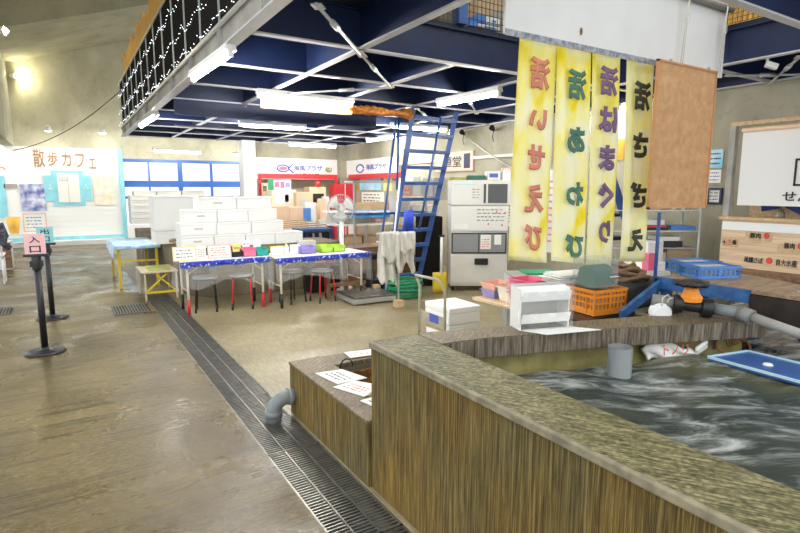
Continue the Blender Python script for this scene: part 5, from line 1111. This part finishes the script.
def banner(i, tlp, trp, blp, brp, chars, m, lab, Y_):
    a = ony(*tlp, Y_); c = ony(*trp, Y_); d = ony(*blp, Y_); e = ony(*brp, Y_); base = Vector((a.x, Y_, a.z))
    t = thing('noren_banner', lab, 'banner', base, 0, 'tie-dyed banners hung under the white board')
    def f(u, v):
        p = a.lerp(c, u).lerp(d.lerp(e, u), 1-v)-base; return (p.x, .014*math.sin(u*7+i+v*3)*(1.3-v)+.008*math.sin(u*17+i*2), p.z)
    b = B(); b.slab(f, 16, 30, (0, .002, 0)); b.build('cloth', BAN[i], t)
    b = B(); b.beam(a-base+Vector((0, -.006, -.004)), c-base+Vector((0, -.006, -.004)), .006, .012); b.build('hem', BAN[i], t)
    for ch, cy_, hh, ww in chars:
        v = 1-(cy_-tlp[1])/(blp[1]-tlp[1]); ctr = a.lerp(c, .5).lerp(d.lerp(e, .5), 1-v)-base; w_ = (c-a).length*ww; h_ = (a.z-d.z)*hh/(blp[1]-tlp[1])
        txt(ch, (ctr.x-w_/2, -.034, ctr.z-h_/2), EX, EZ, w_, h_, m, t, .055, 'letter', .001, mirror=True)
banner(0, (520, 34), (556, 40), (508.5, 260), (547, 263), [('活', 70, 32, .56), ('い', 115, 21, .50), ('せ', 152, 26, .50), ('え', 194, 30, .55), ('び', 234, 29, .50)], M['ink_r'], 'yellow tie-dyed banner with coral mirrored lettering, leftmost', 2.86)
banner(1, (557.5, 42), (591, 47), (553.5, 261), (586, 264), [('活', 81, 30, .56), ('あ', 135, 27, .54), ('わ', 189, 25, .54), ('び', 243, 27, .58)], M['ink_g'], 'bright yellow tie-dyed banner with green mirrored lettering, second from left', 2.86)
banner(2, (591.5, 48), (621, 53), (587, 266), (612.5, 267), [('活', 78, 29, .62), ('は', 115, 26, .64), ('ま', 153, 26, .56), ('ぐ', 191, 27, .56), ('り', 229, 24, .40)], M['ink_p'], 'pale yellow tie-dyed banner with purple mirrored lettering, third from left', 2.86)
banner(3, (626.5, 57.5), (654, 62), (620, 261), (643, 262), [('活', 93, 29, .62), ('さ', 141, 26, .56), ('ざ', 191, 27, .62), ('え', 238, 24, .60)], M['ink_k'], 'cream banner with charcoal mirrored lettering, rightmost', 2.86)
# cork board
Yk = 2.68
a, c, d, e = ony(656, 58, Yk), ony(717, 73, Yk), ony(655, 209, Yk), ony(707, 211, Yk)
t = thing('cork_board', 'tall cork board with orange wooden frame hanging beside the banners', 'board', (a.x+.035, Yk, d.z+.0)); W = c.x-a.x-.03; Hh = a.z-d.z
b = B(); b.bx(.012, W-.012, .004, .016, .012, Hh-.012); b.build('cork_sheet', M['cork'], t)
b = B()
for q in ((0, W, 0, .016), (0, W, Hh-.016, Hh), (0, .016, 0, Hh), (W-.016, W, 0, Hh)): b.bx(q[0], q[1], -.004, .02, q[2], q[3])
b.build('frame', M['corkframe'], t)
for x in (.2*W, .85*W): b = B(); b.bx(x-.012, x+.012, -.002, .01, Hh, Hh+.02); b.build('hanger', M['galv'], t)

# ================================================================== WORK TABLE, CRATES, RACK AND COUNTER ON THE RIGHT
t = thing('work_table', 'plank-topped work table with worn blue steel frame behind the tank', 'table', (3.74, 1.15, 0))
b = B(); b.prism([(0, .0, .925), (.0, 1.15, .925), (.62, 1.15, .925), (.62, .75, .925), (.30, .0, .925)], (0, 0, .03)); b.build('plank_top', M['plank'], t, .004)
b = B(); b.bx(-.03, .0, .52, 1.17, .865, .952); b.build('frame_beam', M['blue2'], t); b = B(); b.bx(-.015, .30, 0, .52, .76, .922); b.build('underside_shade', mat('shade_brown', (.035,.024,.018), .7, var=.5, vscale=12), t); b = B(); b.bx(-.03, .62, 1.15, 1.17, .84, .94); b.build('frame_beam', M['blue2'], t)  # dark block below the top stands in for the shade under the table
for x, y in ((0, 1.08), (.56, 1.08), (.2, .55)): b = B(); b.bx(x, x+.06, y, y+.06, .10, .925); b.build('leg', M['blue2'], t)
z_ = ony(664, 212, 2.34).z
b = B(); b.bx(-.008, .008, 1.18, 1.20, .0, z_); b.build('tall_post', M['blue'], t)
pa, pb = at(621, 315, Vector((3.32, 2.12, 0))), at(661, 283, Vector((3.72, 2.30, 0)))
b = B(); b.beam(pa-Vector((3.74, 1.15, 0)), pb-Vector((3.74, 1.15, 0)), .03, .06); b.build('diagonal_brace', M['blue2'], t)
b = B(); b.bx(.02, .60, .78, 1.12, .66, .70); b.build('lower_shelf', M['black'], t)
# blue crates on the table
for i, (x, y, z, lab) in enumerate(((3.84, 2.06, .957, 'blue slotted crate on the plank table, in front'), (3.99, 2.27, .957, 'blue slotted crate behind the front blue crate'))):
    crate((x, y, z), .31, .20, .09, 'bluep', lab, -.42, 'blue crates on the plank table')
g = onz(790, 280, .96)
t = thing('metal_clips', 'small metal clips lying on the plank table at the right edge', 'clips', (3.86, 1.45, .957))
for k in range(4): b = B(); b.tube([(.04*k, 0, .006), (.04*k+.02, .02, .006), (.04*k+.035, 0, .006), (.04*k+.015, -.015, .006)], .004, 6); b.build('clip', M['galv'], t)
# black net basket
t = thing('black_net_pile', 'heap of black netting in a bin between the orange crate and work table', 'netting', (4.05, 2.95, 0)); b = B()
b.lathe([(0, 0), (.34, 0), (.40, .80), (.36, .84), (.2, .80), (0, .83)], n=20); b.build('bin', M['black'], t)
b = B()
for k in range(5): b.tube([(.3*math.cos(q+k)*(1-.1*k), .3*math.sin(q+k)*(1-.1*k), .85+.02*k+.02*math.sin(3*q+k)) for q in [2*PI*j/20 for j in range(21)]], .02, 6)
b.build('net_folds', M['brown'], t)
g = ony(632, 282, 3.2); t = thing('green_bag', 'yellow-green cloth bag hanging below the last banner', 'bag', (g.x, 3.2, ony(632, 281, 3.2).z)); b = B(); b.lathe([(0, 0), (.06, .01), (.08, .06), (.05, .13), (.015, .19), (.02, .21), (0, .21)], n=16); b.build('bag_body', M['leaf'], t); b = B(); b.tube([(0, 0, .2), (.01, 0, .3), (0, .01, .42)], .006, 6); b.build('strap', M['leaf'], t)
# leaning dark blue post behind banners
for (x0, y0, x1, y1, yy, lab) in ((603, 150, 648, 288, 3.9, 'dark blue slanted strut seen between the last two banners'), (650, 140, 658, 178, 4.2, 'dark blue strut left of the cork board')):
    p, q = ony(x0, y0, yy), ony(x1, y1, yy); t = thing('blue_strut', lab, 'strut', q); b = B(); b.beam((0, 0, 0), p-q, .09 if x0 < 640 else .05, .03); b.build('bar', M['blue'], t)
t = thing('shelf_frame', 'dark blue metal shelf frame behind the last two banners', 'shelf', (ony(612, 240, 4.3).x, 4.3, 0)); 
for z in (.95, 1.25, 1.45): b = B(); b.bx(0, .35, 0, .4, z, z+.04); b.build('shelf_board', M['navy'], t)
for x in (-.03, .35): b = B(); b.bx(x, x+.03, 0, .03, 0, 1.7); b.build('upright', M['navy'], t)
t = goods(613, 224, 625, 213, 4.35, 'redpat', 'red and white carton on the blue shelf frame', 'carton', 'carton', .3, rest=1.292)
# wire rack
x0 = 5.35; yr = 3.25
a = ony(646, 262, 3.9); c = ony(712, 262, 3.5)
t = thing('wire_rack', 'chrome storage rack with cloths and trays behind the cork board', 'rack', (ony(697, 260, 3.4).x-1.1*math.cos(TH), 3.4+1.1*math.sin(TH), 0), -TH); W = 1.1; D = .40
zr = [.74, .92, 1.12, 1.36]
for x in (0, W): 
    for y in (0, D): b = B(); b.cyl((x, y, 0), (x, y, 1.62), .014, n=10); b.build('post', M['galv'], t)
for z in zr: 
    b = B(); b.bx(0, W, 0, .012, z-.012, z); b.bx(0, W, D-.012, D, z-.012, z); b.bx(0, .012, 0, D, z-.012, z); b.bx(W-.012, W, 0, D, z-.012, z)
    for k in range(14): b.bx(W*k/14, W*k/14+.006, 0, D, z-.004, z)
    b.build('shelf', M['galv'], t)
Rm = Matrix.Rotation(-TH, 4, 'Z'); Lr = Vector(t.location)
def onrack(u, z, w_, d_, h_, m, lab, cat, name, v=.04, wavy=False):
    p = Lr+Rm@Vector((u, v, z)); t = thing(name, lab, cat, p, -TH, 'things on the chrome rack')
    b = B()
    if wavy: b.slab(lambda a_, c_: (a_*w_, c_*d_, h_*(.7+.3*math.sin(a_*11+u*9)*math.sin(c_*5+1))), 16, 8, (0, 0, -h_*.6))
    else: b.bx(0, w_, 0, d_, 0.001, h_)
    b.build('body', M[m], t, 0 if wavy else .004)
onrack(.45, zr[3], .26, .34, .11, 'blanket', 'yellowish floral blanket on the rack top shelf, left', 'blanket', 'folded_blanket', wavy=True)
onrack(.73, zr[3], .20, .34, .13, 'blanket', 'floral blanket in the middle of the rack top shelf', 'blanket', 'folded_blanket', wavy=True)
onrack(.95, zr[3], .14, .34, .14, 'casep', 'clear plastic sacks at the right of the rack top shelf', 'sack', 'plastic_sack', wavy=True)
onrack(.42, zr[2], .34, .34, .03, 'black', 'black tray on the second rack shelf', 'tray', 'flat_tray')
onrack(.43, zr[2]+.032, .30, .3, .025, 'redink', 'red folder on the black tray', 'folder', 'folder')
onrack(.79, zr[2], .29, .34, .05, 'bluep', 'blue tray on the second rack shelf', 'tray', 'flat_tray')
onrack(.47, zr[2]+.062, .24, .3, .06, 'offw', 'white box above the red folder', 'box', 'storage_box')
onrack(.62, zr[1], .32, .34, .07, 'black', 'black box on the third rack shelf', 'box', 'storage_box')
onrack(.66, zr[1]+.075, .24, .3, .05, 'paper', 'white label box on the black box', 'box', 'storage_box')
onrack(.45, zr[0], .30, .34, .12, 'foamg', 'grey bin on the lowest rack shelf', 'box', 'storage_box')
onrack(.76, zr[0], .30, .34, .16, 'ply', 'brown box on the lowest rack shelf', 'box', 'storage_box')
goods(646, 281, 664, 241, 3.55, 'white', 'white plastic tub left of the rack', 'tub', 'plastic_tub', .3, rest=.55)
goods(648, 271, 656, 253, 3.4, 'pinkp', 'pink jug in front of the white tub', 'jug', 'plastic_jug', .08, rest=.72)
goods(656, 279, 668, 262, 3.4, 'white', 'white bottle pack beside the pink jug', 'box', 'storage_box', .12, rest=.70)
for t_ in ('plastic_tub', 'plastic_jug'): pass
t = thing('low_shelf', 'low pale cabinet under the pink jug and white tub', 'cabinet', (ony(644, 280, 3.38).x, 3.36, 0)); b = B(); b.bx(0, .45, 0, .16, 0, .695); b.build('body', M['offw'], t)
b = B(); b.bx(0, .45, .17, .55, 0, .545); b.build('rear_body', M['offw'], t)
# posters on the right wall beside the counter
posterx((709, 150, 724, 168), 'sky', 'pink and blue concert poster on the concrete beside the white signboard', mk=1, rows=3)
posterx((709, 170, 722, 183), 'paper', 'white notice with blue heading on the concrete wall', mk=1, rows=3, mm='blueink')
posterx((709, 190, 721, 202), 'paper', 'white certificate in a dark blue frame on the concrete wall', 'certificate', 'framed_certificate', 'navy', 1, 4, 3)
# white sign screen with wooden frame
XC = 6.2
a = onx(731, 205, XC); zt_ = onx(731, 127, XC).z
y_end = .9
t = thing('shop_screen', 'large white roller screen with black stamp mark in a wooden frame', 'sign', (XC, a.y, a.z)); Wc = a.y-y_end; Hc = zt_-a.z
b = B(); b.bx(-.0, .012, -Wc, -.06, 0, Hc-.05); b.build('screen_sheet', M['machine'], t)
b = B(); b.cyl((-.02, -.06, Hc-.05), (-.02, -Wc, Hc-.05), .022, n=12); b.build('roller', M['peach'], t)
b = B(); b.bx(-.04, .03, -Wc, .05, Hc, Hc+.04); b.build('top_rail', M['wood'], t); b = B(); b.bx(-.04, .03, -.0, .06, -.75, Hc); b.build('side_post', M['pole'], t)
def cxy(x, y): p = onx(x, y, XC); return p-Vector((XC, a.y, a.z))
s0 = cxy(793, 186); s1 = cxy(806, 163)
b = B(); w_ = .34; h_ = .27
o0_ = Vector((-.004, s0.y, s0.z))
for q in ((0, 0, w_, .02), (0, h_-.02, w_, h_), (0, 0, .02, h_), (w_-.02, 0, w_, h_), (.06, .05, .08, h_-.04), (.12, .12, .28, .14), (.12, .18, .28, .20), (.18, .04, .20, h_-.05), (.10, .06, .30, .075)): b.bx(o0_.x-.002, o0_.x, o0_.y-q[0], o0_.y-q[2], o0_.z+q[1], o0_.z+q[3])
b.build('stamp_mark', M['ink'], t)
s2 = cxy(782, 201)
txt('せん', (-.006, s2.y, s2.z), EYm, EZ, .26, .095, M['ink'], t, .02)
# opening behind with hanging cloths and bell
XK = 6.5
t = thing('counter_alcove', 'orange wooden panelling seen between the screen and the counter front', 'panelling', (XK, 3.0, 0)); b = B(); b.bx(0, .1, -2.2, 0, 0, 1.6); b.build('panel', M['wood'], t)
def onk(x, y): return onx(x, y, 6.35)
for (x0, y0, x1, y1, lab) in ((761, 205, 781, 212, 'indigo cloth pennant hanging over the counter, left'), (785, 205, 806, 215, 'indigo cloth pennant hanging over the counter, right')):
    p, q = onk(x0, y0), onk(x1, y1); t = thing('indigo_pennant', lab, 'cloth', (6.35, p.y, p.z)); b = B(); dy = q.y-p.y; dz = q.z-p.z
    b.prism([(0, 0, 0), (0, dy, 0.02), (0, dy*.9, dz*.5 if x0 < 780 else dz*1.2), (0, dy*.05, dz if x0 < 780 else dz*.3)], (.01, 0, 0)); b.build('cloth', M['indigo'], t)
p = onx(780, 219, 6.3); t = thing('hand_bell', 'small dark bronze bell hanging above the counter', 'bell', p); b = B(); b.lathe([(.055, 0), (.045, .01), (.04, .06), (.025, .09), (0, .10)], n=18); b.build('bell_body', M['brass'], t); b = B(); b.cyl((0, 0, .1), (0, 0, .16), .006, n=6); b.build('loop', M['brass'], t)
# menu counter front
XF = 6.1
a = onx(719, 262, XF); ztop = onx(719, 219, XF).z; zb = onx(719, 265, XF).z
t = thing('menu_counter', 'light wood counter front with black and red characters', 'counter', (XF, a.y, 0)); Wc = a.y-.9; A0 = Vector((XF, a.y, 0))
b = B(); b.bx(0, .08, -Wc, 0, zb, ztop); b.build('front_boards', plank_mat('counter_wood', (.62,.42,.24), (.84,.66,.44), (8, .5, 8)), t)
b = B(); b.bx(-.03, .12, -Wc, .03, ztop, ztop+.03); b.build('top_ledge', M['wood'], t)
zw1, zw0 = onx(719, 221, XF).z, onx(719, 229, XF).z
b = B(); b.bx(-.008, -.001, -Wc, -.005, zw0, zw1); b.build('white_band', M['white'], t)
b = B(); b.bx(.0, .35, -Wc, 0, 0, zb-.05); b.build('base_cabinet', M['brown'], t)
b = B(); b.bx(-.25, .1, -Wc, .02, zb-.05, zb); b.build('lower_ledge', M['brown'], t)
def w_at(x, y): p = onx(x, y, XF-.002); return p-A0
for (x0, y0, x1, y1) in ((722, 239, 739, 246), (745, 232, 773, 240), (777, 244, 806, 253)):
    p, q = w_at(x0, y1), w_at(x1, y0); b = B(); b.bx(-.004, -.001, p.y, q.y, p.z, p.z+.10); b.build('wood_tile', M['wood'], t)
def ln(s_, x0, y1, x1, hpx, m, name='lettering'):
    p, q = w_at(x0, y1), w_at(x1, y1); h_ = w_at(x0, y1-hpx).z-p.z; txt(s_, (-.007, p.y, p.z), EYm, EZ, p.y-q.y, h_, m, t, .025, name)
ln('十', 722, 244.5, 726.5, 5, M['ink']); ln('三', 727.5, 244.5, 731, 5, M['redink']); ln('番', 732, 244.5, 737, 5, M['ink'])
ln('豚肉', 750, 238, 761, 5.5, M['ink']); ln('●', 764, 238.5, 769.5, 6, M['redink'], 'red_mark'); ln('豚肉', 784, 248.5, 795, 6, M['ink']); ln('●', 797.5, 249, 803, 6, M['redink'], 'red_mark')
ln('尾鰭さば', 744, 262, 763, 6, M['ink']); ln('●', 766, 263.5, 772.5, 6.5, M['redink'], 'red_mark'); ln('自大水産', 776, 265.5, 797, 7, M['ink'])
# ================================================================== CAMERA, LIGHT, WORLD
cam = bpy.data.cameras.new('camera'); cam.sensor_width = 36; cam.lens = 533/800*36; cam.clip_end = 200
co = bpy.data.objects.new('camera', cam); C.objects.link(co)
R_ = Matrix((RT, UP, tuple(-x for x in FW))).transposed()
co.matrix_world = Matrix.Translation((0, 0, H)) @ R_.to_4x4()
scn.camera = co
w = bpy.data.worlds.new('world'); scn.world = w; w.use_nodes = True
w.node_tree.nodes['Background'].inputs[0].default_value = (.93, .97, 1, 1); w.node_tree.nodes['Background'].inputs[1].default_value = 1.05
scn.view_settings.view_transform = 'Standard'; scn.view_settings.look = 'None'; scn.view_settings.gamma = 1; scn.view_settings.use_curve_mapping = False
scn.view_settings.exposure = .8
